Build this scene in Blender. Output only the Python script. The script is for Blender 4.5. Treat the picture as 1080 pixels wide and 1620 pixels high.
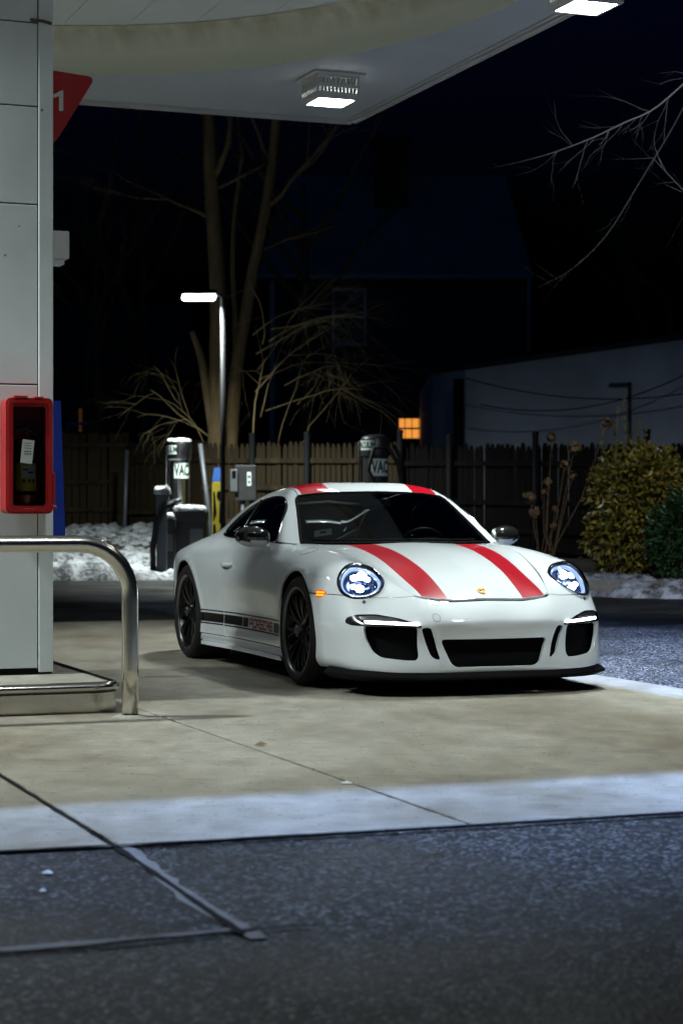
import bpy, bmesh, math, random
import numpy as np
from mathutils import Vector, Matrix, Euler
from mathutils.geometry import delaunay_2d_cdt
R_ = math.radians
for o in list(bpy.data.objects):
    bpy.data.objects.remove(o, do_unlink=True)
SC = bpy.context.scene
COL = SC.collection

# ------------------------------------------------------------------ camera
CAM_H = 1.066
FPX = 3150.0                       # focal length in photograph pixels (1080 x 1620)
cam_data = bpy.data.cameras.new('camera')
cam_data.sensor_fit = 'VERTICAL'
cam_data.sensor_height = 36.0
cam_data.sensor_width = 24.0
cam_data.lens = 70.0
cam_data.clip_start = 0.05
cam_data.clip_end = 2000
cam_data.dof.use_dof = True
cam_data.dof.focus_distance = 11.9
cam_data.dof.aperture_fstop = 3.8
cam = bpy.data.objects.new('camera', cam_data)
cam.location = (0, 0, CAM_H)
cam.rotation_euler = (R_(90), 0, 0)
COL.objects.link(cam)
SC.camera = cam

# ------------------------------------------------------------------ night sky and (set) sun
world = bpy.data.worlds.new('World')
SC.world = world
world.use_nodes = True
wn = world.node_tree.nodes
wl = world.node_tree.links
for n in list(wn):
    wn.remove(n)
w_out = wn.new('ShaderNodeOutputWorld')
w_bg = wn.new('ShaderNodeBackground')
w_sky = wn.new('ShaderNodeTexSky')
w_sky.sky_type = 'NISHITA'
w_sky.sun_disc = False
w_sky.sun_elevation = R_(-3.0)
w_sky.sun_rotation = R_(200)
w_sky.ozone_density = 6.0
w_bg.inputs['Strength'].default_value = 0.15
w_tint = wn.new('ShaderNodeMix'); w_tint.data_type = 'RGBA'; w_tint.blend_type = 'MULTIPLY'; w_tint.inputs['Factor'].default_value = 1.0
w_tint.inputs[7].default_value = (.35, 2.0, 1.1, 1)
wl.new(w_sky.outputs['Color'], w_tint.inputs[6])
wl.new(w_tint.outputs[2], w_bg.inputs['Color'])
wl.new(w_bg.outputs['Background'], w_out.inputs['Surface'])

# ------------------------------------------------------------------ exposure
SC.view_settings.view_transform = 'Standard'
SC.view_settings.look = 'None'
SC.view_settings.exposure = 0.0
SC.view_settings.gamma = 1.0
SC.view_settings.use_curve_mapping = False
SC.cycles.use_denoising = True
SC.cycles.max_bounces = 10
SC.cycles.glossy_bounces = 6
SC.cycles.transmission_bounces = 8
SC.cycles.transparent_max_bounces = 12
SC.cycles.sample_clamp_indirect = 4.0
SC.cycles.caustics_reflective = False
SC.cycles.caustics_refractive = False

# ------------------------------------------------------------------ helpers
def at(u, v, depth):
    """photograph pixel + distance ahead of the camera -> world point"""
    return Vector(((u - 540) / FPX * depth, depth, CAM_H - (v - 810) / FPX * depth))

def ground(u, v, z=0.0):
    return at(u, v, (CAM_H - z) * FPX / (v - 810))

def tag(o, label=None, cat=None, group=None, kind=None):
    if label: o['label'] = label
    if cat: o['category'] = cat
    if group: o['group'] = group
    if kind: o['kind'] = kind
    return o

def empty(name, loc=(0, 0, 0), rz=0.0, parent=None):
    o = bpy.data.objects.new(name, None)
    o.location = loc
    o.rotation_euler = (0, 0, rz)
    o.empty_display_size = 0.1
    COL.objects.link(o)
    if parent: o.parent = parent
    return o

def link(name, me, parent=None):
    o = bpy.data.objects.new(name, me)
    COL.objects.link(o)
    if parent: o.parent = parent
    return o

def mesh_of(name, verts, faces, mats, midx=None, smooth=False, normals=None):
    me = bpy.data.meshes.new(name)
    me.from_pydata([tuple(map(float, v)) for v in verts], [], [tuple(map(int, f)) for f in faces])
    if not isinstance(mats, (list, tuple)): mats = [mats]
    for m in mats: me.materials.append(m)
    if midx is not None:
        me.polygons.foreach_set('material_index', np.asarray(midx, dtype=np.int32))
    if smooth:
        me.polygons.foreach_set('use_smooth', np.ones(len(me.polygons), dtype=bool))
    me.update()
    if normals is not None:
        me.normals_split_custom_set_from_vertices([tuple(map(float, n)) for n in normals])
    return me

class MB:
    """collects simple shapes into one mesh"""
    def __init__(s):
        s.v = []; s.f = []; s.m = []; s.sm = []
    def add(s, verts, faces, mi=0, smooth=False):
        b = len(s.v)
        s.v += [tuple(p) for p in verts]
        s.f += [tuple(i + b for i in f) for f in faces]
        s.m += [mi] * len(faces); s.sm += [smooth] * len(faces)
        return s
    def box(s, c, d, mi=0, rot=None, bevel=0.0):
        hx, hy, hz = d[0] / 2, d[1] / 2, d[2] / 2
        if bevel > 0:
            bm = bmesh.new()
            bmesh.ops.create_cube(bm, size=1.0)
            for v in bm.verts: v.co = Vector((v.co.x * d[0], v.co.y * d[1], v.co.z * d[2]))
            bmesh.ops.bevel(bm, geom=bm.edges[:], offset=bevel, segments=2, affect='EDGES', profile=0.5)
            bm.verts.index_update()
            vs = [v.co.copy() for v in bm.verts]; fs = [[v.index for v in f.verts] for f in bm.faces]
            bm.free()
        else:
            vs = [Vector((x * hx, y * hy, z * hz)) for x in (-1, 1) for y in (-1, 1) for z in (-1, 1)]
            fs = [(0, 1, 3, 2), (4, 6, 7, 5), (0, 4, 5, 1), (2, 3, 7, 6), (0, 2, 6, 4), (1, 5, 7, 3)]
        if rot is not None: vs = [rot @ v for v in vs]
        return s.add([v + Vector(c) for v in vs], fs, mi)
    def tube(s, path, rad, n=10, mi=0, closed=False, caps=True, smooth=True):
        path = [Vector(p) for p in path]
        L = len(path)
        rads = rad if hasattr(rad, '__len__') else [rad] * L
        tang = []
        for i in range(L):
            a = path[i - 1] if (i > 0 or closed) else path[i]
            b = path[(i + 1) % L] if (i < L - 1 or closed) else path[i]
            t = (b - a)
            tang.append(t.normalized() if t.length > 1e-9 else Vector((0, 0, 1)))
        up = Vector((0, 0, 1))
        if abs(tang[0].dot(up)) > .9: up = Vector((1, 0, 0))
        u = (up - tang[0] * up.dot(tang[0])).normalized()
        vs = []
        for i in range(L):
            u = (u - tang[i] * u.dot(tang[i]))
            u = u.normalized() if u.length > 1e-6 else tang[i].orthogonal().normalized()
            w = tang[i].cross(u)
            for k in range(n):
                a = 2 * math.pi * k / n
                vs.append(path[i] + (u * math.cos(a) + w * math.sin(a)) * rads[i])
        fs = []
        for i in range(L if closed else L - 1):
            j = (i + 1) % L
            for k in range(n):
                k2 = (k + 1) % n
                fs.append((i * n + k, i * n + k2, j * n + k2, j * n + k))
        b = len(s.v)
        s.add(vs, fs, mi, smooth)
        if caps and not closed:
            s.f.append(tuple(b + k for k in reversed(range(n)))); s.m.append(mi); s.sm.append(False)
            s.f.append(tuple(b + (L - 1) * n + k for k in range(n))); s.m.append(mi); s.sm.append(False)
        return s
    def lathe(s, prof, n=48, mi=0, M=None, smooth=True, closed=False):
        """profile (r, h) revolved about local z; M places it"""
        vs = []
        for r, h in prof:
            for k in range(n):
                a = 2 * math.pi * k / n
                vs.append(Vector((r * math.cos(a), r * math.sin(a), h)))
        fs = []
        L = len(prof)
        for i in range(L if closed else L - 1):
            j = (i + 1) % L
            for k in range(n):
                k2 = (k + 1) % n
                fs.append((i * n + k, i * n + k2, j * n + k2, j * n + k))
        if M is not None: vs = [M @ v for v in vs]
        return s.add(vs, fs, mi, smooth)
    def prism(s, poly, h0, h1, mi=0, M=None):
        n = len(poly)
        vs = [Vector((p[0], p[1], h0)) for p in poly] + [Vector((p[0], p[1], h1)) for p in poly]
        if M is not None: vs = [M @ v for v in vs]
        fs = [tuple(reversed(range(n))), tuple(range(n, 2 * n))] + [(i, (i + 1) % n, n + (i + 1) % n, n + i) for i in range(n)]
        return s.add(vs, fs, mi)
    def mesh(s, name, mats):
        me = mesh_of(name, s.v, s.f, mats, s.m)
        me.polygons.foreach_set('use_smooth', np.array(s.sm, dtype=bool))
        return me
    def build(s, name, mats, parent=None):
        return link(name, s.mesh(name, mats), parent)

def text_mesh(txt, size, M, mat, name, parent=None, extrude=0.0, bold=0.0, spacing=1.0):
    cu = bpy.data.curves.new('lettering_curve', 'FONT')
    cu.body = txt; cu.size = size; cu.extrude = extrude; cu.offset = bold
    cu.align_x = 'CENTER'; cu.align_y = 'CENTER'; cu.space_character = spacing
    cu.resolution_u = 4
    tmp = bpy.data.objects.new('tmp', cu)
    COL.objects.link(tmp)
    dg = bpy.context.evaluated_depsgraph_get()
    me = bpy.data.meshes.new_from_object(tmp.evaluated_get(dg))
    bpy.data.objects.remove(tmp, do_unlink=True)
    bpy.data.curves.remove(cu)
    me.transform(M)
    me.materials.clear(); me.materials.append(mat)
    me.name = name
    return link(name, me, parent)
# ------------------------------------------------------------------ materials
def mat(name, color=(.5, .5, .5), rough=.5, metal=0.0, spec=.5, coat=0.0, coat_r=.03, emit=None, estr=0.0):
    m = bpy.data.materials.new(name)
    m.use_nodes = True
    b = m.node_tree.nodes['Principled BSDF']
    b.inputs['Base Color'].default_value = (*color, 1)
    b.inputs['Roughness'].default_value = rough
    b.inputs['Metallic'].default_value = metal
    b.inputs['Specular IOR Level'].default_value = spec
    b.inputs['Coat Weight'].default_value = coat
    b.inputs['Coat Roughness'].default_value = coat_r
    if emit:
        b.inputs['Emission Color'].default_value = (*emit, 1)
        b.inputs['Emission Strength'].default_value = estr
    return m

def nodes(m):
    return m.node_tree.nodes, m.node_tree.links, m.node_tree.nodes['Principled BSDF']

def vary(m, scale=6.0, amount=.25, rough_amt=.15, bump=0.0, bump_scale=None, bump_dist=.004, detail=6, stretch=(1, 1, 1)):
    """break a flat surface up with noise in colour, gloss and relief"""
    n, l, b = nodes(m)
    tc = n.new('ShaderNodeTexCoord')
    mp = n.new('ShaderNodeMapping'); mp.inputs['Scale'].default_value = stretch
    l.new(tc.outputs['Object'], mp.inputs['Vector'])
    no = n.new('ShaderNodeTexNoise'); no.inputs['Scale'].default_value = scale; no.inputs['Detail'].default_value = detail
    l.new(mp.outputs['Vector'], no.inputs['Vector'])
    mr = n.new('ShaderNodeMapRange'); mr.inputs['From Min'].default_value = .3; mr.inputs['From Max'].default_value = .7
    mr.inputs['To Min'].default_value = 1 - amount; mr.inputs['To Max'].default_value = 1 + amount
    l.new(no.outputs['Fac'], mr.inputs['Value'])
    mx = n.new('ShaderNodeMix'); mx.data_type = 'RGBA'; mx.blend_type = 'MULTIPLY'; mx.inputs['Factor'].default_value = 1
    mx.inputs[6].default_value = b.inputs['Base Color'].default_value
    l.new(mr.outputs['Result'], mx.inputs[7])
    l.new(mx.outputs[2], b.inputs['Base Color'])
    r0 = b.inputs['Roughness'].default_value
    mr2 = n.new('ShaderNodeMapRange'); mr2.inputs['From Min'].default_value = .3; mr2.inputs['From Max'].default_value = .7
    mr2.inputs['To Min'].default_value = max(.02, r0 - rough_amt); mr2.inputs['To Max'].default_value = min(1, r0 + rough_amt)
    l.new(no.outputs['Fac'], mr2.inputs['Value'])
    l.new(mr2.outputs['Result'], b.inputs['Roughness'])
    if bump:
        n2 = n.new('ShaderNodeTexNoise'); n2.inputs['Scale'].default_value = bump_scale or scale * 4; n2.inputs['Detail'].default_value = 8
        l.new(mp.outputs['Vector'], n2.inputs['Vector'])
        bp = n.new('ShaderNodeBump'); bp.inputs['Strength'].default_value = bump; bp.inputs['Distance'].default_value = bump_dist
        l.new(n2.outputs['Fac'], bp.inputs['Height'])
        l.new(bp.outputs['Normal'], b.inputs['Normal'])
    return m

M_WHITE = mat('car_white_paint', (.70, .735, .755), .5, spec=.3, coat=1.0, coat_r=.008)
M_WHITE.node_tree.nodes['Principled BSDF'].inputs['Coat IOR'].default_value = 1.85
M_RED = mat('car_red_stripe', (.42, .003, .014), .35, spec=.12, coat=.40, coat_r=.04)
M_TRIM = mat('black_trim', (.004, .004, .0045), .6, spec=.06)
M_GLOSSBLK = mat('gloss_black', (.006, .006, .007), .12, coat=1.0)
M_TYRE = mat('tyre_rubber', (.014, .014, .014), .7, spec=.3)
M_RIM = mat('rim_black', (.004, .004, .0045), .3, metal=.0, spec=.25)
M_RIMLIP = mat('rim_lip', (.20, .20, .205), .3, metal=1.0)
M_STEEL = mat('brake_steel', (.16, .16, .17), .35, metal=1.0)
M_YELLOW = mat('caliper_yellow', (.85, .45, .015), .35, coat=.5)
M_CHROME = mat('chrome', (.8, .8, .82), .08, metal=1.0)
M_DARKIN = mat('interior_dark', (.004, .004, .0045), .7, spec=.15)
M_LEATH = mat('interior_leather', (.008, .008, .009), .5, spec=.25)
M_STRIPE = mat('decal_black', (.008, .007, .006), .4, spec=.2, coat=.1)
M_DECRED = mat('decal_red', (.30, .02, .03), .3, coat=.6)
M_GOLD = mat('emblem_gold', (.50, .24, .03), .3, metal=.6)
M_EMRED = mat('emblem_red', (.4, .02, .02), .3)
M_CARBON = mat('mirror_carbon', (.012, .011, .011), .15, coat=1.0)
M_ORANGE = mat('indicator_orange', (.8, .18, .01), .2, emit=(1, .28, .02), estr=2.2)
M_ORANGED = mat('indicator_dark', (.5, .08, .01), .2, emit=(1, .15, .01), estr=.5)
M_DRL = mat('daytime_light', (.9, .95, 1), .2, emit=(.85, .93, 1), estr=9.0)
M_LED = mat('headlamp_led', (.9, .95, 1), .2, emit=(.72, .86, 1), estr=60.0)
M_LEDHALO = mat('headlamp_halo', (.35, .45, .6), .15, metal=.7, emit=(.45, .62, 1), estr=.9)
M_TAIL = mat('tail_light', (.25, .005, .01), .15, coat=1)

def glass(name, tint, rough=.0, ior=1.45, fres=1.0):
    m = bpy.data.materials.new(name); m.use_nodes = True
    n, l = m.node_tree.nodes, m.node_tree.links
    for q in list(n): n.remove(q)
    out = n.new('ShaderNodeOutputMaterial')
    tr = n.new('ShaderNodeBsdfTransparent'); tr.inputs['Color'].default_value = (*tint, 1)
    gl = n.new('ShaderNodeBsdfGlossy'); gl.inputs['Roughness'].default_value = rough
    fr = n.new('ShaderNodeFresnel'); fr.inputs['IOR'].default_value = ior
    mx = n.new('ShaderNodeMixShader')
    l.new(fr.outputs['Fac'], mx.inputs['Fac']); l.new(tr.outputs[0], mx.inputs[1]); l.new(gl.outputs[0], mx.inputs[2])
    l.new(mx.outputs[0], out.inputs['Surface'])
    return m
M_GLASS = glass('tinted_glass', (.40, .44, .46))
M_LENS = glass('clear_lens', (.93, .95, .97))
M_MESH = mat('grille_mesh', (.003, .003, .0035), .7, spec=.08)
def _mesh_grille():
    n, l, b = nodes(M_MESH)
    tc = n.new('ShaderNodeTexCoord')
    vo = n.new('ShaderNodeTexVoronoi'); vo.inputs['Scale'].default_value = 170
    l.new(tc.outputs['Object'], vo.inputs['Vector'])
    bp = n.new('ShaderNodeBump'); bp.inputs['Strength'].default_value = 1; bp.inputs['Distance'].default_value = .003
    l.new(vo.outputs['Distance'], bp.inputs['Height']); l.new(bp.outputs['Normal'], b.inputs['Normal'])
_mesh_grille()
# ================================================================== the setting
PHI = R_(21.0)
AV = Vector((math.sin(PHI), -math.cos(PHI), 0))     # along the pump lane, towards the camera
BV = Vector((math.cos(PHI), math.sin(PHI), 0))      # across the lane, to the right
def bn(b, n, z=0.0): return BV * b - AV * n + Vector((0, 0, z))
ROT = Matrix.Rotation(PHI, 3, 'Z')
from mathutils import noise as mnoise
def fbm(x, y, z=0.0, oct=4):
    v = 0; a = 1
    for i in range(oct):
        v += a * mnoise.noise(Vector((x, y, z))); x *= 2.03; y *= 2.03; a *= .5
    return v

# ---- ground materials
def mat_concrete(name, col=(.305, .285, .24), dark=(.135, .109, .070)):
    m = mat(name, col, .72, spec=.35)
    n, l, b = nodes(m)
    tc = n.new('ShaderNodeTexCoord'); ge = n.new('ShaderNodeNewGeometry')
    big = n.new('ShaderNodeTexNoise'); big.inputs['Scale'].default_value = .55; big.inputs['Detail'].default_value = 7; big.inputs['Roughness'].default_value = .6
    mid = n.new('ShaderNodeTexNoise'); mid.inputs['Scale'].default_value = 8.0; mid.inputs['Detail'].default_value = 8; mid.inputs['Roughness'].default_value = .65
    fine = n.new('ShaderNodeTexNoise'); fine.inputs['Scale'].default_value = 110; fine.inputs['Detail'].default_value = 4
    spots = n.new('ShaderNodeTexVoronoi'); spots.inputs['Scale'].default_value = 5.5; spots.inputs['Randomness'].default_value = 1
    mp = n.new('ShaderNodeMapping'); mp.inputs['Rotation'].default_value = (0, 0, PHI); mp.inputs['Scale'].default_value = (1, .55, 1)
    for t in (big, mid): l.new(ge.outputs['Position'], mp.inputs['Vector']); l.new(mp.outputs['Vector'], t.inputs['Vector'])
    l.new(ge.outputs['Position'], fine.inputs['Vector']); l.new(ge.outputs['Position'], spots.inputs['Vector'])
    r1 = n.new('ShaderNodeValToRGB'); r1.color_ramp.elements[0].position = .36; r1.color_ramp.elements[1].position = .60
    r1.color_ramp.elements[0].color = (*dark, 1); r1.color_ramp.elements[1].color = (*col, 1)
    l.new(big.outputs['Fac'], r1.inputs['Fac'])
    m1 = n.new('ShaderNodeMapRange'); m1.inputs['From Min'].default_value = .3; m1.inputs['From Max'].default_value = .72; m1.inputs['To Min'].default_value = .72; m1.inputs['To Max'].default_value = 1.2
    l.new(mid.outputs['Fac'], m1.inputs['Value'])
    m2 = n.new('ShaderNodeMapRange'); m2.inputs['From Min'].default_value = .25; m2.inputs['From Max'].default_value = .75; m2.inputs['To Min'].default_value = .74; m2.inputs['To Max'].default_value = 1.24
    l.new(fine.outputs['Fac'], m2.inputs['Value'])
    m3 = n.new('ShaderNodeMapRange'); m3.inputs['From Min'].default_value = .02; m3.inputs['From Max'].default_value = .09; m3.inputs['To Min'].default_value = .45; m3.inputs['To Max'].default_value = 1.0
    l.new(spots.outputs['Distance'], m3.inputs['Value'])
    q1 = n.new('ShaderNodeMath'); q1.operation = 'MULTIPLY'; l.new(m1.outputs[0], q1.inputs[0]); l.new(m2.outputs[0], q1.inputs[1])
    q2 = n.new('ShaderNodeMath'); q2.operation = 'MULTIPLY'; l.new(q1.outputs[0], q2.inputs[0]); l.new(m3.outputs[0], q2.inputs[1])
    mx = n.new('ShaderNodeMix'); mx.data_type = 'RGBA'; mx.blend_type = 'MULTIPLY'; mx.inputs['Factor'].default_value = 1
    l.new(r1.outputs['Color'], mx.inputs[6]); l.new(q2.outputs[0], mx.inputs[7]); l.new(mx.outputs[2], b.inputs['Base Color'])
    # scuffs dragged across the slab and specks of grit and oil
    mp2 = n.new('ShaderNodeMapping'); mp2.inputs['Rotation'].default_value = (0, 0, -PHI * .6); mp2.inputs['Scale'].default_value = (4.5, 30, 1)
    l.new(ge.outputs['Position'], mp2.inputs['Vector'])
    sc = n.new('ShaderNodeTexNoise'); sc.inputs['Scale'].default_value = 1.0; sc.inputs['Detail'].default_value = 8; sc.inputs['Roughness'].default_value = .62
    l.new(mp2.outputs['Vector'], sc.inputs['Vector'])
    ms = n.new('ShaderNodeMapRange'); ms.inputs['From Min'].default_value = .54; ms.inputs['From Max'].default_value = .72; ms.inputs['To Min'].default_value = 1.0; ms.inputs['To Max'].default_value = .55
    l.new(sc.outputs['Fac'], ms.inputs['Value'])
    gr_ = n.new('ShaderNodeTexVoronoi'); gr_.inputs['Scale'].default_value = 14; l.new(ge.outputs['Position'], gr_.inputs['Vector'])
    mg = n.new('ShaderNodeMapRange'); mg.inputs['From Min'].default_value = .08; mg.inputs['From Max'].default_value = .13; mg.inputs['To Min'].default_value = .32; mg.inputs['To Max'].default_value = 1.0
    l.new(gr_.outputs['Distance'], mg.inputs['Value'])
    q3 = n.new('ShaderNodeMath'); q3.operation = 'MULTIPLY'; l.new(ms.outputs[0], q3.inputs[0]); l.new(mg.outputs[0], q3.inputs[1])
    mx2 = n.new('ShaderNodeMix'); mx2.data_type = 'RGBA'; mx2.blend_type = 'MULTIPLY'; mx2.inputs['Factor'].default_value = 1
    l.new(mx.outputs[2], mx2.inputs[6]); l.new(q3.outputs[0], mx2.inputs[7]); l.new(mx2.outputs[2], b.inputs['Base Color'])
    rr = n.new('ShaderNodeMapRange'); rr.inputs['From Min'].default_value = .3; rr.inputs['From Max'].default_value = .7; rr.inputs['To Min'].default_value = .55; rr.inputs['To Max'].default_value = .85
    l.new(mid.outputs['Fac'], rr.inputs['Value']); l.new(rr.outputs[0], b.inputs['Roughness'])
    bp = n.new('ShaderNodeBump'); bp.inputs['Strength'].default_value = .35; bp.inputs['Distance'].default_value = .003
    l.new(fine.outputs['Fac'], bp.inputs['Height']); l.new(bp.outputs['Normal'], b.inputs['Normal'])
    return m

def mat_asphalt(name, col=(.021, .022, .023), gl=.46, bump=1.0):
    m = mat(name, col, gl, spec=.12)
    n, l, b = nodes(m)
    ge = n.new('ShaderNodeNewGeometry')
    st = n.new('ShaderNodeTexVoronoi'); st.inputs['Scale'].default_value = 70
    s2 = n.new('ShaderNodeTexNoise'); s2.inputs['Scale'].default_value = 60; s2.inputs['Detail'].default_value = 6; s2.inputs['Roughness'].default_value = .7
    big = n.new('ShaderNodeTexNoise'); big.inputs['Scale'].default_value = .9; big.inputs['Detail'].default_value = 6
    for t in (st, s2, big): l.new(ge.outputs['Position'], t.inputs['Vector'])
    m1 = n.new('ShaderNodeMapRange'); m1.inputs['From Min'].default_value = .3; m1.inputs['From Max'].default_value = .7; m1.inputs['To Min'].default_value = .55; m1.inputs['To Max'].default_value = 1.5
    l.new(big.outputs['Fac'], m1.inputs['Value'])
    hs = n.new('ShaderNodeSeparateColor'); st2 = n.new('ShaderNodeTexVoronoi'); st2.inputs['Scale'].default_value = 85
    l.new(ge.outputs['Position'], st2.inputs['Vector']); l.new(st2.outputs['Color'], hs.inputs['Color'])
    pw = n.new('ShaderNodeMath'); pw.operation = 'POWER'; pw.inputs[1].default_value = 6.0; l.new(hs.outputs['Red'], pw.inputs[0])
    m2 = n.new('ShaderNodeMapRange'); m2.inputs['To Min'].default_value = .3; m2.inputs['To Max'].default_value = 7.5  # sparse pale grains, with the glints of the stones painted into the colour
    l.new(pw.outputs[0], m2.inputs['Value'])
    q = n.new('ShaderNodeMath'); q.operation = 'MULTIPLY'; l.new(m1.outputs[0], q.inputs[0]); l.new(m2.outputs[0], q.inputs[1])
    mx = n.new('ShaderNodeMix'); mx.data_type = 'RGBA'; mx.blend_type = 'MULTIPLY'; mx.inputs['Factor'].default_value = 1
    mx.inputs[6].default_value = (*col, 1); l.new(q.outputs[0], mx.inputs[7]); l.new(mx.outputs[2], b.inputs['Base Color'])
    m4 = n.new('ShaderNodeMapRange'); m4.inputs['From Min'].default_value = .3; m4.inputs['From Max'].default_value = .7; m4.inputs['To Min'].default_value = gl - .14; m4.inputs['To Max'].default_value = gl + .2
    l.new(big.outputs['Fac'], m4.inputs['Value']); l.new(m4.outputs[0], b.inputs['Roughness'])
    ad = n.new('ShaderNodeMath'); ad.operation = 'ADD'; l.new(st.outputs['Distance'], ad.inputs[0]); l.new(s2.outputs['Fac'], ad.inputs[1])
    bp = n.new('ShaderNodeBump'); bp.inputs['Strength'].default_value = bump; bp.inputs['Distance'].default_value = .006
    l.new(ad.outputs[0], bp.inputs['Height']); l.new(bp.outputs['Normal'], b.inputs['Normal'])
    return m

M_CONC = mat_concrete('apron_concrete')
M_CONC2 = mat_concrete('kerb_concrete', (.34, .32, .28), (.24, .22, .18))
M_ASPH = mat_asphalt('asphalt')
M_PATCH = mat_asphalt('patch_asphalt', (.014, .014, .016), .55, .7)
M_TAR = mat('joint_tar', (.006, .006, .007), .8, spec=.06)
M_CEMENT = vary(mat('cement_smear', (.085, .085, .085), .7), 14, .4, .1)
M_SNOW = mat('snow', (.80, .83, .88), .6, spec=.3)
def _snow():
    n, l, b = nodes(M_SNOW)
    ge = n.new('ShaderNodeNewGeometry')
    no = n.new('ShaderNodeTexNoise'); no.inputs['Scale'].default_value = 5; no.inputs['Detail'].default_value = 9; no.inputs['Roughness'].default_value = .7
    l.new(ge.outputs['Position'], no.inputs['Vector'])
    r = n.new('ShaderNodeValToRGB'); e = r.color_ramp.elements
    e[0].position = .38; e[0].color = (.09, .085, .08, 1); e[1].position = .56; e[1].color = (.58, .62, .68, 1)
    l.new(no.outputs['Fac'], r.inputs['Fac']); l.new(r.outputs['Color'], b.inputs['Base Color'])
    bp = n.new('ShaderNodeBump'); bp.inputs['Strength'].default_value = .8; bp.inputs['Distance'].default_value = .05
    n2 = n.new('ShaderNodeTexNoise'); n2.inputs['Scale'].default_value = 14; n2.inputs['Detail'].default_value = 7
    l.new(ge.outputs['Position'], n2.inputs['Vector']); l.new(n2.outputs['Fac'], bp.inputs['Height']); l.new(bp.outputs['Normal'], b.inputs['Normal'])
_snow()

# ---- asphalt lot: one sheet out to the horizon
link('asphalt_lot', mesh_of('asphalt_lot', [(-400, -60, -.012), (400, -60, -.012), (400, 700, -.012), (-400, 700, -.012)], [(0, 1, 2, 3)], M_ASPH))['kind'] = 'structure'
# ---- concrete apron under the canopy, slab by slab, tar in the joints
NF, NB_, BR = 6.20, 19.0, 6.24
ap = empty('concrete_apron'); ap['kind'] = 'structure'
link('joint_filler', mesh_of('joint_filler', [bn(-12, NF + .004, -.008), bn(BR - .004, NF + .004, -.008), bn(BR - .004, NB_ - .004, -.008), bn(-12, NB_ - .004, -.008)], [(0, 1, 2, 3)], M_TAR), ap)
bs = [-12, -5.0, .36, 1.607, 2.849, BR]
ns = [NF, 13.9, NB_]
random.seed(4)
for i in range(len(bs) - 1):
    for j in range(len(ns) - 1):
        if i < 2 and j > 0 and False: continue
        g = .007
        b0, b1, n0, n1 = bs[i] + (.014 if i == 3 else g), bs[i + 1] - (.014 if i == 2 else g), ns[j] + g, ns[j + 1] - g
        # ragged, slightly worn slab edges
        pts = []
        def edge(p, q, m):
            for k in range(m):
                t = k / m; x = p[0] + (q[0] - p[0]) * t; y = p[1] + (q[1] - p[1]) * t
                w = .006 * fbm(x * 6 + 7, y * 6 - 3)
                dx, dy = q[0] - p[0], q[1] - p[1]; L = math.hypot(dx, dy)
                pts.append((x - dy / L * w, y + dx / L * w))
        for p, q in (((b0, n0), (b1, n0)), ((b1, n0), (b1, n1)), ((b1, n1), (b0, n1)), ((b0, n1), (b0, n0))):
            edge(p, q, max(2, int(math.hypot(q[0] - p[0], q[1] - p[1]) / .06)))
        N = len(pts)
        vs = [bn(p[0], p[1], -.003) for p in pts]
        cx, cy = sum(p[0] for p in pts) / N, sum(p[1] for p in pts) / N
        inn = [bn(p[0] + (-.006 if p[0] > cx else .006), p[1] + (-.006 if p[1] > cy else .006), 0) for p in pts]
        bot = [bn(p[0], p[1], -.1) for p in pts]
        fs = [tuple(range(N, 2 * N))] + [(k, (k + 1) % N, N + (k + 1) % N, N + k) for k in range(N)] + [(2 * N + k, 2 * N + (k + 1) % N, (k + 1) % N, k) for k in range(N)]
        link('concrete_slab', mesh_of('concrete_slab', vs + inn + bot, fs, M_CONC), ap)
# ---- paler, greyer asphalt sheet over the drive at the right
M_DRIVE = mat_asphalt('drive_asphalt', (.055, .055, .060), .6, .8)
link('drive_lane', mesh_of('drive_lane', [bn(BR + .004, 4, -.008), bn(13, 4, -.008), bn(13, 16.8, -.008), bn(BR + .004, 16.2, -.008)], [(0, 1, 2, 3)], M_DRIVE))['kind'] = 'structure'
# ---- darker patch in the asphalt, lower left, with its cement-smeared seam
pb = [ground(u, v, -.012) for u, v in ((-700, 1395), (0, 1348), (100, 1344), (196, 1338), (250, 1375), (320, 1425), (392, 1470), (300, 1482), (150, 1496), (0, 1508), (-700, 1560))]
link('asphalt_patch', mesh_of('asphalt_patch', [Vector((p.x, p.y, -.008)) for p in pb], [tuple(range(len(pb)))], M_PATCH))['kind'] = 'structure'
def strip(name, pix, w, z, m, seed=0, kind='structure'):
    P = [ground(u, v, z) for u, v in pix]
    Q = []
    for a, b in zip(P[:-1], P[1:]):
        k = max(2, int((b - a).length / .03))
        Q += [a.lerp(b, t / k) for t in range(k)]
    Q.append(P[-1])
    vs, fs = [], []
    for i, p in enumerate(Q):
        d = (Q[min(i + 1, len(Q) - 1)] - Q[max(i - 1, 0)]).normalized(); s = Vector((-d.y, d.x, 0))
        ww = w * (1 + .7 * fbm(p.x * 5 + seed, p.y * 5)); oo = w * .5 * fbm(p.x * 3 + 9 + seed, p.y * 3)
        vs += [p + s * (oo + ww), p + s * (oo - ww)]
    for i in range(len(Q) - 1): fs.append((2 * i, 2 * i + 1, 2 * i + 3, 2 * i + 2))
    o = link(name, mesh_of(name, vs, fs, m)); o['kind'] = kind
    return o
strip('cement_seam', [(188, 1330), (260, 1388), (330, 1440), (410, 1484)], .026, -.0055, M_CEMENT, 1)
strip('tar_seam', [(150, 1312), (180, 1337), (250, 1385), (320, 1433), (385, 1476)], .009, -.003, M_TAR, 2)
strip('tar_seam', [(-60, 1512), (0, 1507), (150, 1495), (300, 1481), (392, 1470), (500, 1462)], .009, -.002, M_TAR, 3)
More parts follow.
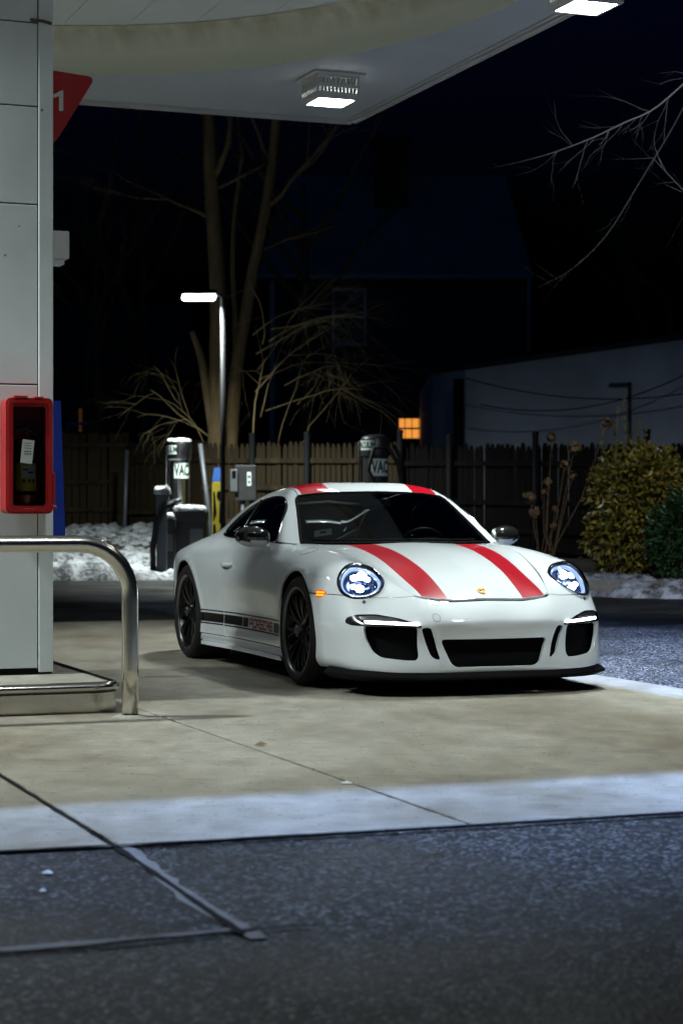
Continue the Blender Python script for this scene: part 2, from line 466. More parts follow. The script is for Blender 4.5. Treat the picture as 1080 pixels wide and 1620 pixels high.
strip('cement_seam', [(-60, 1507), (0, 1502), (150, 1490), (300, 1476), (370, 1469)], .016, -.0045, M_CEMENT, 4)
# ragged tar line where the apron meets the asphalt
strip('tar_seam', [(-60, 1349), (0, 1346), (180, 1337), (540, 1317), (800, 1302), (1140, 1281)], .013, .003, M_TAR, 5)

# ---- pump island: concrete top, stainless edge
M_INOX = mat('brushed_steel', (.50, .48, .44), .2, metal=1.0)
def _inox(m, stretch, sc=40):
    n, l, b = nodes(m)
    tc = n.new('ShaderNodeTexCoord'); mp = n.new('ShaderNodeMapping'); mp.inputs['Scale'].default_value = stretch
    no = n.new('ShaderNodeTexNoise'); no.inputs['Scale'].default_value = sc; no.inputs['Detail'].default_value = 5
    l.new(tc.outputs['Object'], mp.inputs['Vector']); l.new(mp.outputs['Vector'], no.inputs['Vector'])
    r = n.new('ShaderNodeMapRange'); r.inputs['To Min'].default_value = .14; r.inputs['To Max'].default_value = .27
    l.new(no.outputs['Fac'], r.inputs['Value']); l.new(r.outputs[0], b.inputs['Roughness'])
    bp = n.new('ShaderNodeBump'); bp.inputs['Strength'].default_value = .04; bp.inputs['Distance'].default_value = .001
    l.new(no.outputs['Fac'], bp.inputs['Height']); l.new(bp.outputs['Normal'], b.inputs['Normal'])
_inox(M_INOX, (1, 1, .08))
IB0, IB1, IN0, IN1, IZ = -1.2, 2.72, 10.32, 15.2, .158
isl = empty('pump_island', bn(1.0, 12.5)); tag(isl, 'low concrete pump island edged with a stainless steel band', 'island')
def rrect(b0, b1, n0, n1, r, k=10):
    out = []
    for cx, cy, a0 in ((b1 - r, n0 + r, -90), (b1 - r, n1 - r, 0), (b0 + r, n1 - r, 90), (b0 + r, n0 + r, 180)):
        for i in range(k + 1):
            a = R_(a0 + 90 * i / k); out.append((cx + r * math.cos(a), cy + r * math.sin(a)))
    return out
base = isl.location.copy()
def ring_solid(prof, name, m, parent, cap_top=False, smooth=True):
    """prof: [(inset, z)] swept round the rounded rectangle"""
    vs = []
    k = 0
    for ins, z in prof:
        pts = rrect(IB0 + ins, IB1 - ins, IN0 + ins, IN1 - ins, max(.02, .16 - ins))
        k = len(pts); vs += [bn(p[0], p[1], z) - base for p in pts]
    fs = []
    for i in range(len(prof) - 1):
        for j in range(k): fs.append((i * k + j, i * k + (j + 1) % k, (i + 1) * k + (j + 1) % k, (i + 1) * k + j))
    if cap_top: fs.append(tuple(range((len(prof) - 1) * k, len(prof) * k)))
    return link(name, mesh_of(name, vs, fs, m, smooth=smooth), parent)
ring_solid([(.02, -.02), (.02, .11), (.03, IZ - .004), (.05, IZ - .004)], 'island_top', M_CONC2, isl, True, False)
ring_solid([(.008, .004), (.006, .02), (.006, .105)], 'steel_band', M_INOX, isl)
ring_solid([(.006, .112), (-.008, .118), (-.014, .130), (-.012, .145), (.002, .158), (.022, .163), (.045, .160)], 'steel_nosing', M_INOX, isl)
def round_poly(pts, r, n=5):
    """polygon with rounded corners (2-D)"""
    p = np.asarray(pts, float); N = len(p); out = []
    rr = r if hasattr(r, '__len__') else [r] * N
    for i in range(N):
        a, b, c = p[i - 1], p[i], p[(i + 1) % N]
        u = (a - b); v = (c - b); lu, lv = np.linalg.norm(u), np.linalg.norm(v)
        q = min(rr[i], lu * .48, lv * .48)
        s, e = b + u / lu * q, b + v / lv * q
        for t in np.linspace(0, 1, n): out.append((1 - t) ** 2 * s + 2 * t * (1 - t) * b + t * t * e)
    return np.array(out)

# ================================================================== canopy and column
M_SOFFIT = vary(mat('soffit_paint', (.52, .57, .61), .5), 1.2, .10, .1)
M_DECK = vary(mat('deck_paint', (.78, .85, .85), .5), 1.2, .08, .1)
M_COVE = mat('cove_paint', (.50, .47, .34), .6)
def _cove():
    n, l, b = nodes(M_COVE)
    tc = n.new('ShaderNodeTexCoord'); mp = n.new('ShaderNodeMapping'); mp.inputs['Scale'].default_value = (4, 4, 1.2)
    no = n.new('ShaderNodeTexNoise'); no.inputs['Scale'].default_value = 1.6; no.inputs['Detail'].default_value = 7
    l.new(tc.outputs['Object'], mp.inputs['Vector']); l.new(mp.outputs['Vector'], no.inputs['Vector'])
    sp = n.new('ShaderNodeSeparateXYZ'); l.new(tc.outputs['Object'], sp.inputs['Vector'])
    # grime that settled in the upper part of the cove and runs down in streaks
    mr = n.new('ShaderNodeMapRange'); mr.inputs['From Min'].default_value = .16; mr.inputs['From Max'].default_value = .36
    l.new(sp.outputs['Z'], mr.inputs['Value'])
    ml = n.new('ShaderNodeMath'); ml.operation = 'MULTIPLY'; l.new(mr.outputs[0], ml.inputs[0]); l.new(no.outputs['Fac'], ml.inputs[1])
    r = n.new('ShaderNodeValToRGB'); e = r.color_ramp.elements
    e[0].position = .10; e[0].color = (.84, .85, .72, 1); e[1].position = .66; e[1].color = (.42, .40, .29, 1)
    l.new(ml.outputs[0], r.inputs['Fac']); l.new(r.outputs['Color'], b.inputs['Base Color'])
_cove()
M_FASCIA = vary(mat('fascia_paint', (.55, .56, .56), .45), 2, .1, .1)
M_FIX = mat('fixture_white', (.62, .63, .62), .45)
M_FIXDARK = mat('fixture_slot', (.03, .03, .03), .6)
M_PANEL_LIGHT = mat('fixture_lens', (.9, .95, 1), .3, emit=(.96, 1.0, .95), estr=48.0)
CZ, CB0, CB1, CN0, CN1 = 4.70, -.82, 6.70, 7.11, 17.24
cb, cn_, RB, RN = 2.94, 12.70, 3.30, 3.72
can = empty('gas_station_canopy', bn(cb, cn_, 0)); tag(can, 'pale flat gas station canopy with curved cove and square lights overhead', 'canopy')
CL = can.location.copy()
def L_(b, n, z): return bn(b, n, z) - CL
# perimeter soffit with an oval opening
K = 120
vs, fs = [], []
for k in range(K):
    a = 2 * math.pi * k / K
    c, s = math.cos(a), math.sin(a)
    e = (cb + RB * c, cn_ + RN * s)
    t = min(((CB1 - cb) / c if c > 1e-6 else ((CB0 - cb) / c if c < -1e-6 else 1e9)), ((CN1 - cn_) / s if s > 1e-6 else ((CN0 - cn_) / s if s < -1e-6 else 1e9)))
    vs += [L_(*e, CZ), L_(cb + c * t, cn_ + s * t, CZ)]
# real corners
for k in range(K):
    k2 = (k + 1) % K
    fs.append((2 * k, 2 * k + 1, 2 * k2 + 1, 2 * k2))
for (b, n) in ((CB1, CN1), (CB0, CN1), (CB0, CN0), (CB1, CN0)):
    best = None
    a = math.atan2(n - cn_, b - cb) % (2 * math.pi)
    k = int(a / (2 * math.pi) * K); k2 = (k + 1) % K
    vs.append(L_(b, n, CZ)); fs.append((2 * k + 1, len(vs) - 1, 2 * k2 + 1))
link('perimeter_soffit', mesh_of('perimeter_soffit', vs, [f[::-1] for f in fs], M_SOFFIT), can)
# cove
vs, fs = [], []
prof = [(.0, CZ), (-.02, CZ + .02), (-.05, CZ + .06), (-.07, CZ + .14), (-.075, CZ + .22), (-.05, CZ + .30), (0, CZ + .36), (.06, CZ + .40)]
for d, z in prof:
    for k in range(K):
        a = 2 * math.pi * k / K
        vs.append(L_(cb + (RB - d - .0) * math.cos(a), cn_ + (RN - d) * math.sin(a), z))
for i in range(len(prof) - 1):
    for k in range(K): fs.append((i * K + k, (i + 1) * K + k, (i + 1) * K + (k + 1) % K, i * K + (k + 1) % K))
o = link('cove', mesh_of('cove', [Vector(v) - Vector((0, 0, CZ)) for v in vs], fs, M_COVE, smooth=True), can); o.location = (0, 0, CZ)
# deck of long soffit panels above
b = CB0 + .08
while b < CB1 - .1:
    w = min(.50, CB1 - .06 - b)
    c = L_(b + w / 2, (CN0 + CN1) / 2, CZ + .42)
    MB().box(c, (w - .005, CN1 - CN0 - .1, .03), rot=ROT).build('soffit_panel', M_DECK, can)
    b += .50
MB().box(L_((CB0 + CB1) / 2, (CN0 + CN1) / 2, CZ + .70), (CB1 - CB0 - .12, CN1 - CN0 - .12, .3), rot=ROT).build('roof_deck', M_FASCIA, can)
# fascia: four boards with a drip lip
for (b0, n0, b1, n1, dx, dy) in ((CB0, CN1, CB1, CN1, 0, 1), (CB0, CN0, CB1, CN0, 0, -1), (CB1, CN0, CB1, CN1, 1, 0), (CB0, CN0, CB0, CN1, -1, 0)):
    c = ((b0 + b1) / 2 + dx * .022, (n0 + n1) / 2 + dy * .022)
    d = ((b1 - b0) + .04 if dy else .04, (n1 - n0) + .0 if dx else .04)
    MB().box(L_(*c, CZ + .47), (d[0], d[1], .98), rot=ROT).build('fascia_board', M_FASCIA, can)
    c2 = ((b0 + b1) / 2 - dx * .045, (n0 + n1) / 2 - dy * .045)
    MB().box(L_(*c2, CZ - .010), ((b1 - b0) - .10 if dy else .02, (n1 - n0) - .14 if dx else .02, .016), rot=ROT).build('drip_strip', M_FASCIA, can)
    c3 = ((b0 + b1) / 2 + dx * .05, (n0 + n1) / 2 + dy * .05)
    MB().box(L_(*c3, CZ - .012), ((b1 - b0) + .06 if dy else .014, (n1 - n0) if dx else .014, .03), rot=ROT).build('edge_trim', M_FASCIA, can)

# ---- square light boxes
def canopy_light(b, n, label, power=88, spread=86):
    root = empty('canopy_light', bn(b, n, CZ), PHI)
    tag(root, label, 'light', 'square lights under the canopy')
    S, H = .36, .20
    MB().box((0, 0, -.012), (S + .10, S + .10, .014)).build('mounting_plate', M_FIX, root)
    hs = MB()
    t = .018
    # four side walls with cut slots: posts between slots, rails above and below
    for q in range(4):
        Rz = Matrix.Rotation(R_(90 * q), 3, 'Z')
        def bx(c, d): hs.box(Rz @ Vector(c), d, rot=Rz)
        bx((S / 2, 0, -.030), (t, S, .03)); bx((S / 2, 0, -H / 2 - .012), (t, S - .002, .030)); bx((S / 2, 0, -H + .012), (t, S, .045))
        m = 11
        for i in range(m + 1):
            y = -S / 2 + S * i / m
            bx((S / 2 - .001, y * .985, -H / 2 - .01), (t - .004, .020, H - .04))
    hs.build('housing', M_FIX, root)
    MB().box((0, 0, -H / 2), (S - .06, S - .06, H - .06)).build('inner_box', M_FIXDARK, root)
    MB().box((0, 0, -H - .004), (S - .05, S - .05, .016)).build('lens', M_PANEL_LIGHT, root)
    MB().box((0, S / 2 - .012, -H - .008), (S, .022, .022)).box((0, -S / 2 + .012, -H - .008), (S, .022, .022)).box((S / 2 - .012, 0, -H - .008), (.022, S - .05, .022)).box((-S / 2 + .012, 0, -H - .008), (.022, S - .05, .022)).build('lens_frame', M_FIX, root)
    ld_ = bpy.data.lights.new('canopy_light_beam', 'AREA'); ld_.shape = 'SQUARE'; ld_.size = S - .05; ld_.energy = power; ld_.spread = R_(spread); ld_.color = (.89, 1.0, .985)
    lo_ = bpy.data.objects.new('canopy_light_beam', ld_); COL.objects.link(lo_); lo_.parent = root; lo_.location = (0, 0, -H - .022)
    return root
canopy_light(5.87, 15.55, 'square slotted light box hanging near the canopy corner above the car')
canopy_light(6.38, 12.0, 'square light box at the canopy edge, top right of the picture')
canopy_light(6.30, 8.3, 'assumed square light box at the near corner of the canopy, unseen overhead', 50)  # unseen, assumed to carry the right-hand row on towards the front
canopy_light(.0, 16.2, 'assumed square light box, unseen at the far corner of the canopy beyond the column', 70, 120)  # unseen, assumed as part of a second row on the left
canopy_light(2.9, 7.9, 'added square light box at the middle of the front canopy edge, unseen overhead', 40, 118)  # unseen, added to light the front fender and the foot of the column
canopy_light(-.12, 10.84, 'assumed square light box, unseen at the near canopy corner beyond the column', 290, 146)  # unseen, assumed from the lit haunch and the column's shade on the door

# ---- column: clad in white metal panels with a corner trim
M_CLAD = mat('column_panel', (.62, .67, .68), .55, spec=.3)
def _clad():
    n, l, b = nodes(M_CLAD)
    tc = n.new('ShaderNodeTexCoord')
    no = n.new('ShaderNodeTexNoise'); no.inputs['Scale'].default_value = 1.5; no.inputs['Detail'].default_value = 8
    l.new(tc.outputs['Object'], no.inputs['Vector'])
    vo = n.new('ShaderNodeTexVoronoi'); vo.inputs['Scale'].default_value = 4.2; l.new(tc.outputs['Object'], vo.inputs['Vector'])
    m1 = n.new('ShaderNodeMapRange'); m1.inputs['From Min'].default_value = .3; m1.inputs['From Max'].default_value = .7; m1.inputs['To Min'].default_value = .82; m1.inputs['To Max'].default_value = 1.08
    l.new(no.outputs['Fac'], m1.inputs['Value'])
    m2 = n.new('ShaderNodeMapRange'); m2.inputs['From Min'].default_value = .030; m2.inputs['From Max'].default_value = .045; m2.inputs['To Min'].default_value = .25; m2.inputs['To Max'].default_value = 1
    l.new(vo.outputs['Distance'], m2.inputs['Value'])
    q = n.new('ShaderNodeMath'); q.operation = 'MULTIPLY'; l.new(m1.outputs[0], q.inputs[0]); l.new(m2.outputs[0], q.inputs[1])
    mx = n.new('ShaderNodeMix'); mx.data_type = 'RGBA'; mx.blend_type = 'MULTIPLY'; mx.inputs['Factor'].default_value = 1
    mx.inputs[6].default_value = (.62, .67, .68, 1); l.new(q.outputs[0], mx.inputs[7]); l.new(mx.outputs[2], b.inputs['Base Color'])
_clad()
KB0, KB1, KN0, KN1 = 1.45, 2.50, 11.04, 11.60
colm = empty('canopy_column', bn((KB0 + KB1) / 2, (KN0 + KN1) / 2, IZ)); tag(colm, 'white panelled canopy column standing on the pump island', 'column')
KL = colm.location.copy()
def KP(b, n, z): return bn(b, n, z) - KL
MB().box(KP((KB0 + KB1) / 2, (KN0 + KN1) / 2, (IZ + CZ + .38) / 2 + .04), (KB1 - KB0 - .03, KN1 - KN0 - .03, CZ + .30 - IZ), rot=ROT).build('core', M_TAR, colm)
zs = [IZ + .03, 1.78, 2.79, 3.34, 3.81, CZ + .40]
for z0, z1 in zip(zs[:-1], zs[1:]):
    MB().box(KP(KB0 + (KB1 - .088 - KB0) / 2, KN0 + .010, (z0 + z1) / 2), (KB1 - .088 - KB0, .024, z1 - z0 - .008), rot=ROT, bevel=.003).build('front_panel', M_CLAD, colm)
MB().box(KP(KB1 - .040, KN0 + .006, (zs[0] - .02 + zs[-1]) / 2), (.082, .030, zs[-1] - zs[0] + .02), rot=ROT, bevel=.004).build('corner_trim', M_CLAD, colm)
MB().box(KP(KB1 - .005, KN0 + .29, (zs[0] + zs[-1]) / 2), (.014, .52, zs[-1] - zs[0]), rot=ROT).build('side_panel', M_CLAD, colm)
MB().box(KP((KB0 + KB1) / 2, KN0 + .02, IZ + .014), (KB1 - KB0 - .01, .035, .026), rot=ROT).build('base_flashing', M_TAR, colm)
MB().tube([KP(KB1 - .13, KN0 - .012, 3.822), KP(KB1 - .06, KN0 - .015, 3.82), KP(KB1 - .01, KN0 - .012, 3.81)], .009, 6).build('bracket', mat('rusty_bracket', (.08, .06, .05), .7), colm)
# small white box on the column's flank
wb = at(96, 392, 11.6)
wl_ = MB().box((0, 0, 0), (.15, .16, .16), bevel=.006).box((.0, 0, -.095), (.10, .12, .03)).build('wall_light', M_FIX, None)
wl_.location = bn(KB1 + .077, 11.36, wb.z); wl_.rotation_euler = (0, 0, PHI)
tag(wl_, 'small white box fixed to the flank of the column', 'fixture')
MB().tube([bn(KB1 + .03, 11.30, wb.z - .1), bn(KB1 + .03, 11.30, .4)], .014, 8).build('conduit', M_FIX)
tag(bpy.data.objects['conduit'], 'thin grey conduit running down the column below the white box', 'pipe')

# ---- red flag with the pump number
fl_d = 11.75
def fp(u, v, d=fl_d): return at(u, v, d)
pol = [(20, 101), (137, 120), (144, 122), (147, 126), (146, 131), (92, 219), (88, 223), (84, 226), (78, 226), (20, 140)]
M_SIGNRED = vary(mat('sign_red', (.42, .010, .012), .4, coat=.3), 3, .12, .1)
fl = empty('pump_number_sign', fp(84, 226)); tag(fl, 'red triangular pump number sign reading 1 on the column', 'sign')
fo = fl.location
vs = [fp(*p) - fo for p in pol] + [fp(*p, fl_d + .05) - fo for p in pol]
k = len(pol)
link('sign_plate', mesh_of('sign_plate', vs, [tuple(range(k))[::-1], tuple(range(k, 2 * k))] + [(i, (i + 1) % k, k + (i + 1) % k, k + i) for i in range(k)], M_SIGNRED), fl)
M_SIGNWHITE = mat('sign_white', (.75, .76, .78), .45)
one = [(90.5, 147), (97.0, 143), (100.6, 143), (100.6, 175.5), (93.8, 175.5), (93.8, 152), (85.3, 155), (85.3, 149)]
link('numeral', mesh_of('numeral', [fp(*p, fl_d - .004) - fo for p in one], [tuple(range(len(one)))[::-1]], M_SIGNWHITE), fl)
MB().box(bn(KB1 - .08, 11.62, fo.z + .2) - fo, (.06, .06, .3), rot=ROT).build('sign_bracket', M_FIX, fl)

# ---- fuel dispenser behind the column
M_BLUE = vary(mat('dispenser_blue', (.015, .05, .42), .35, coat=.4), 3, .12, .1)
dp = empty('fuel_dispenser', bn(2.25, 12.05, IZ)); tag(dp, 'blue fuel dispenser mostly hidden behind the column', 'fuel dispenser')
DLc = dp.location.copy()
z0 = IZ
def dbox(c, d, m, nm): return MB().box(bn(*c) - DLc, d, rot=ROT, bevel=.012).build(nm, m, dp)
dbox((2.25, 12.05, .52), (.80, .50, .72), mat('dispenser_black', (.012, .012, .014), .4), 'base_cabinet')
vs = [bn(1.86, 11.80, .90), bn(2.750, 11.80, .90), bn(2.750, 12.30, .90), bn(1.86, 12.30, .90), bn(1.90, 11.86, 1.74), bn(2.735, 11.86, 1.74), bn(2.735, 12.24, 1.74), bn(1.90, 12.24, 1.74)]
link('upper_cabinet', mesh_of('upper_cabinet', [v - DLc for v in vs], [(3, 2, 1, 0), (4, 5, 6, 7), (0, 1, 5, 4), (1, 2, 6, 5), (2, 3, 7, 6), (3, 0, 4, 7)], M_BLUE), dp)
dbox((2.25, 11.79, 1.35), (.5, .02, .4), M_GLOSSBLK, 'display')
MB().tube([bn(2.3, 11.78, 1.2) - DLc, bn(2.45, 11.70, 1.05) - DLc, bn(2.55, 11.72, .7) - DLc, bn(2.60, 11.76, 1.0) - DLc, bn(2.62, 11.84, 1.3) - DLc], .016, 8).build('hose', M_TYRE, dp)

# ---- guard rail of bent stainless pipe
M_PIPE = mat('rail_steel', (.60, .57, .50), .2, metal=1.0)
_inox(M_PIPE, (60, 60, .4), 3.0)
pb_ = ground(206, 1134)
gr = empty('guard_rail', pb_); tag(gr, 'bent stainless steel pipe guard rail in front of the pump island', 'guard rail')
zr, rad = .902, .0435
LB = -BV
path = [Vector((0, 0, .0)), Vector((0, 0, .25)), Vector((0, 0, zr - .30))]
for i in range(1, 15):
    a = R_(90 * i / 14); path.append(LB * (.27 * (1 - math.cos(a))) + Vector((0, 0, zr - .27 + .27 * math.sin(a) - .0)))
path[2] = Vector((0, 0, zr - .29))
for d in (.4, .9, 1.5): path.append(LB * d + Vector((0, 0, zr)))
for i in range(1, 15):
    a = R_(90 * i / 14); path.append(LB * (1.7 + .27 * math.sin(a)) + Vector((0, 0, zr - .27 + .27 * math.cos(a))))
path += [LB * 1.97 + Vector((0, 0, .3)), LB * 1.97]
MB().tube(path, rad, 32, smooth=True).build('pipe', M_PIPE, gr)
for p in (Vector((0, 0, 0)), LB * 1.97):
    o = MB().lathe([(rad + .001, .012), (rad + .02, .010), (rad + .045, .003), (rad + .050, -.002)], 28).build('foot_grout', M_CONC2, gr); o.location = p

# ---- fire extinguisher in its red cabinet on the column
M_CABRED = vary(mat('cabinet_red', (.34, .008, .008), .42, coat=.2), 5, .12, .1)
u0, v0 = at(37, 721, 11.02).xz
fc = empty('extinguisher_cabinet', bn(2.333, KN0 - .075, 1.376), PHI); tag(fc, 'red fire extinguisher cabinet with clear front hung on the column', 'cabinet')
CW, CH, CD = .262, .640, .17
fr = MB()
def frame(o, i, y0, y1, r0, r1):
    A = round_poly([(-o[0], -o[1]), (o[0], -o[1]), (o[0], o[1]), (-o[0], o[1])], r0, 6); B = round_poly([(-i[0], -i[1]), (i[0], -i[1]), (i[0], i[1]), (-i[0], i[1])], r1, 6)
    n = len(A)
    vs = [Vector((p[0], y0, p[1])) for p in A] + [Vector((p[0], y0, p[1])) for p in B] + [Vector((p[0], y1, p[1])) for p in A] + [Vector((p[0], y1, p[1])) for p in B]
    fs = []
    for k in range(n):
        k2 = (k + 1) % n
        fs += [(k, k2, n + k2, n + k), (k, 2 * n + k, 2 * n + k2, k2), (n + k, n + k2, 3 * n + k2, 3 * n + k)]
    fr.add(vs, fs)
frame((CW / 2, CH / 2), (CW / 2 - .040, CH / 2 - .045), -.09, .06, .035, .02)
frame((CW / 2 - .010, CH / 2 - .012), (CW / 2 - .028, CH / 2 - .03), -.102, -.085, .03, .02)
fr.build('cabinet_shell', M_CABRED, fc)
MB().box((0, .058, 0), (CW - .03, .01, CH - .03)).build('cabinet_back', M_CABRED, fc)
MB().box((-.05, -.08, CH / 2 + .004), (.075, .06, .018), bevel=.005).box((.05, -.08, CH / 2 + .002), (.05, .06, .012), bevel=.004).build('top_lug', M_CABRED, fc)
MB().box((CW / 2 + .006, -.085, -.18), (.014, .02, .17), bevel=.004).box((CW / 2 + .008, -.085, -.285), (.026, .022, .022), bevel=.006).build('latch', M_CABRED, fc)
MB().box((0, -.085, -CH / 2 + .022), (.075, .02, .022), bevel=.006).build('pull_tab', M_CABRED, fc)
MB().box((0, -.070, 0), (CW - .07, .003, CH - .08)).build('clear_front', M_LENS, fc)
ex = empty('fire_extinguisher', bn(2.330, KN0 - .085, 1.10), PHI); tag(ex, 'fire extinguisher with paper tag inside the red cabinet', 'fire extinguisher')
Mz = Matrix.Identity(4)
MB().lathe([(.001, 0), (.050, 0), (.056, .008), (.056, .30), (.050, .34), (.030, .372), (.020, .385), (.020, .40)], 28).build('cylinder', mat('extinguisher_red', (.30, .01, .01), .3, coat=.5), ex)
yl = mat('extinguisher_label', (.62, .45, .03), .45)
lb = MB().lathe([(.0572, .08), (.0572, .235)], 28).build('label_band', yl, ex)
def curved(x0, x1, z0_, z1_, m, nm, par, r=.0580):
    a = [math.asin(max(-1, min(1, x / r))) for x in np.linspace(x0, x1, 8)]
    vs = [Vector((r * math.sin(t), -r * math.cos(t), z)) for t in a for z in (z0_, z1_)]
    return link(nm, mesh_of(nm, vs, [(2 * i, 2 * i + 2, 2 * i + 3, 2 * i + 1) for i in range(7)], m, smooth=True), par)
M_PAPER = mat('paper_tag', (.52, .54, .52), .7); M_INK = mat('ink_dark', (.03, .03, .035), .6)
curved(-.036, .040, .155, .222, M_PAPER, 'label_print', lb)
for xx in (-.030, .000, .024): curved(xx, xx + .014, .128, .146, M_INK, 'label_pictogram', lb, .0583)
curved(-.026, .0, .196, .206, M_EMRED, 'label_stroke', lb, .0585); curved(.0, .030, .180, .190, M_INK, 'label_stroke', lb, .0585)
MB().lathe([(.0585, .060), (.0600, .064), (.0600, .078), (.0585, .082)], 28).lathe([(.0585, .238), (.0600, .242), (.0600, .252), (.0585, .256)], 28).build('strap', M_TRIM, ex)
MB().tube([(-.055, -.01, .418), (-.01, -.01, .428), (.05, -.01, .460)], [.008, .011, .007], 8).tube([(0, 0, .39), (0, 0, .43)], .018, 10).tube([(.0, -.012, .425), (.04, -.012, .400), (.075, -.012, .378)], [.010, .008, .006], 8).build('handle', M_STEEL, ex)
tgo = MB().box((-.006, -.064, .300), (.066, .003, .130), rot=Matrix.Rotation(R_(6), 3, 'Y')).build('paper_tag', M_PAPER, ex)
for k, zz in enumerate((.345, .332, .318)): MB().box((-.004 + .001 * k, -.0668, zz), (.040, .001, .003), rot=Matrix.Rotation(R_(6), 3, 'Y')).build('tag_print', M_INK, tgo)
for r in range(2):
    for c in range(3): MB().box((-.018 + .014 * c, -.0668, .300 - .014 * r), (.008, .001, .008), rot=Matrix.Rotation(R_(6), 3, 'Y')).build('tag_print', M_INK, tgo)
MB().tube([(.02, -.03, .40), (.055, -.03, .36), (.058, -.02, .25), (.056, -.01, .1)], .008, 8).build('hose', M_TRIM, ex)
# ================================================================== behind the car
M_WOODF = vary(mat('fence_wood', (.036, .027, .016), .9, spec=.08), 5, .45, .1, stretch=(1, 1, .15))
M_WOODSH = vary(mat('fence_wood_shaded', (.008, .0075, .007), .9, spec=.05), 5, .45, .1, stretch=(1, 1, .15))  # copy of the fence wood with the unlit run's shade in its colour
M_POST = mat('post_black', (.010, .011, .013), .65, spec=.12)
M_GALV = mat('galvanised', (.10, .11, .125), .5, metal=.4)
random.seed(11)
# ---- raised bank along the fence
def bank_z(x, y):
    t = min(1, max(0, (y - 36.0) / 7.0)) if x < -1.5 else min(1, max(0, (y - 37.5) / 3.0))
    return .74 * t * t * (3 - 2 * t) + .05 * fbm(x * .8, y * .8) * (1 if y > 36 else 0) - (.2 if t <= 0 else 0)
vs, fs = [], []
NX, NY = 60, 30
for j in range(NY):
    for i in range(NX):
        x = -24 + 60 * i / (NX - 1); y = 36 + 30 * (j / (NY - 1)) ** 1.5
        vs.append((x, y, bank_z(x, y)))
for j in range(NY - 1):
    for i in range(NX - 1): fs.append((j * NX + i, j * NX + i + 1, (j + 1) * NX + i + 1, (j + 1) * NX + i))
M_SOIL = vary(mat('bank_soil', (.045, .038, .03), .9), 2, .4, .05, .6, 12, .05)
link('grass_bank', mesh_of('grass_bank', vs, fs, M_SOIL, smooth=True))['kind'] = 'structure'

# ---- board fence, picket by picket
def picket_mesh(name, w, h, t, m, point):
    pr = [(-w / 2, 0), (w / 2, 0), (w / 2, h - point), (w * .22, h), (-w * .22, h), (-w / 2, h - point)]
    M = Matrix(((1, 0, 0, 0), (0, 0, 1, 0), (0, 1, 0, 0), (0, 0, 0, 1)))
    return MB().prism(pr, -t / 2, t / 2, 0, M).mesh(name, m)
def fence(p0, p1, zb0, zb1, h, label, m, w=.11, gap=.014, point=.09, posts=None, rails=(.25, 1.0, 1.62), jitter=.015, front=True):
    p0, p1 = Vector(p0), Vector(p1)
    d = p1 - p0; L = d.length; u = d / L
    rz = math.atan2(u.y, u.x)
    root = empty('board_fence', (p0.x, p0.y, zb0), rz); tag(root, label, 'fence')
    n = int(L / (w + gap))
    meshes = [picket_mesh('picket', w * k, h * q, .02, m, point) for k, q in ((1, 1), (.96, .99), (1.0, 1.01), (.92, .985))]
    for i in range(n):
        o = link('picket', random.choice(meshes), root)
        t = i / n
        o.location = (L * t + w / 2, random.uniform(-.006, .006), (zb1 - zb0) * t + random.uniform(-jitter, jitter))
        o.rotation_euler = (random.uniform(-.008, .008), random.uniform(-.010, .010), random.uniform(-.05, .05))
    for r in rails:
        MB().box((L / 2, -.045 if front else .045, r + (zb1 - zb0) / 2), (L, .05, .09), rot=Matrix.Rotation(-math.atan2(zb1 - zb0, L), 3, 'Y')).build('rail', m, root)
    for q in posts or ():
        MB().tube([(q, -.10, -.5), (q, -.10, h + .12)], .055, 10).lathe([(.06, h + .12), (.065, h + .14), (.05, h + .17), (.001, h + .18)], 12, 0, Matrix.Translation((q, -.10, 0))).build('post', M_POST, root)
    return root
def X(u, d): return (u - 540) / FPX * d
# left run (farther, straight boards), return, and the long picket run to the right
zt = lambda v, d: CAM_H - (v - 810) / FPX * d
dL = 43.0
fence((X(70, dL), dL), (X(203, dL), dL + .3), zt(832, dL), zt(832, dL), zt(684, dL) - zt(832, dL), 'plain board fence at the far left beyond the snow', M_WOODF, .14, .006, .01, rails=(.35, .95, 1.75), posts=(0.1,))
fence((X(205, dL), dL), (X(335, 41), 41), zt(836, dL), zt(836, dL), zt(700, dL) - zt(836, dL), 'board fence stretch behind the front vacuum cleaner', M_WOODF, .13, .008, .03, rails=(.35, 1.45), posts=())
dM = 39.0
p0, p1 = (X(322, dM), dM), (X(640, 37.0), 37.0)
LM = math.hypot(p1[0] - p0[0], p1[1] - p0[1])
fence(p0, p1, .55, .50, zt(698, 38) - .55, 'picket topped fence behind the lamp post and trunks', M_WOODF, .10, .016, .10, posts=(1.15, 2.35, LM - .05), rails=(.35, 1.0, 1.52))
p2 = (X(1180, 33.0), 33.0)
LR = math.hypot(p2[0] - p1[0], p2[1] - p1[1])
fence(p1, p2, .42, .30, zt(697, 36) - .46, 'dark picket fence running right behind the car to the shrub', M_WOODSH, .104, .004, .10, posts=(1.05, 2.85, 5.05), rails=(.35, .85, 1.55))
for (u0_, v0_, u1_, v1_, d, lab) in ((197, 836, 201, 712, 41.8, 'thin leaning grey pole by the plain fence'), (328, 792, 317, 702, 37.0, 'grey pole leaning beside the front vacuum cleaner')):
    a, b_ = at(u0_, v0_, d), at(u1_, v1_, d)
    a2 = a + (a - b_).normalized() * ((a.z - .1) / max(.2, (b_ - a).normalized().z))
    o = MB().tube([a2, b_], .045, 8).build('leaning_pole', M_GALV); tag(o, lab, 'pole')

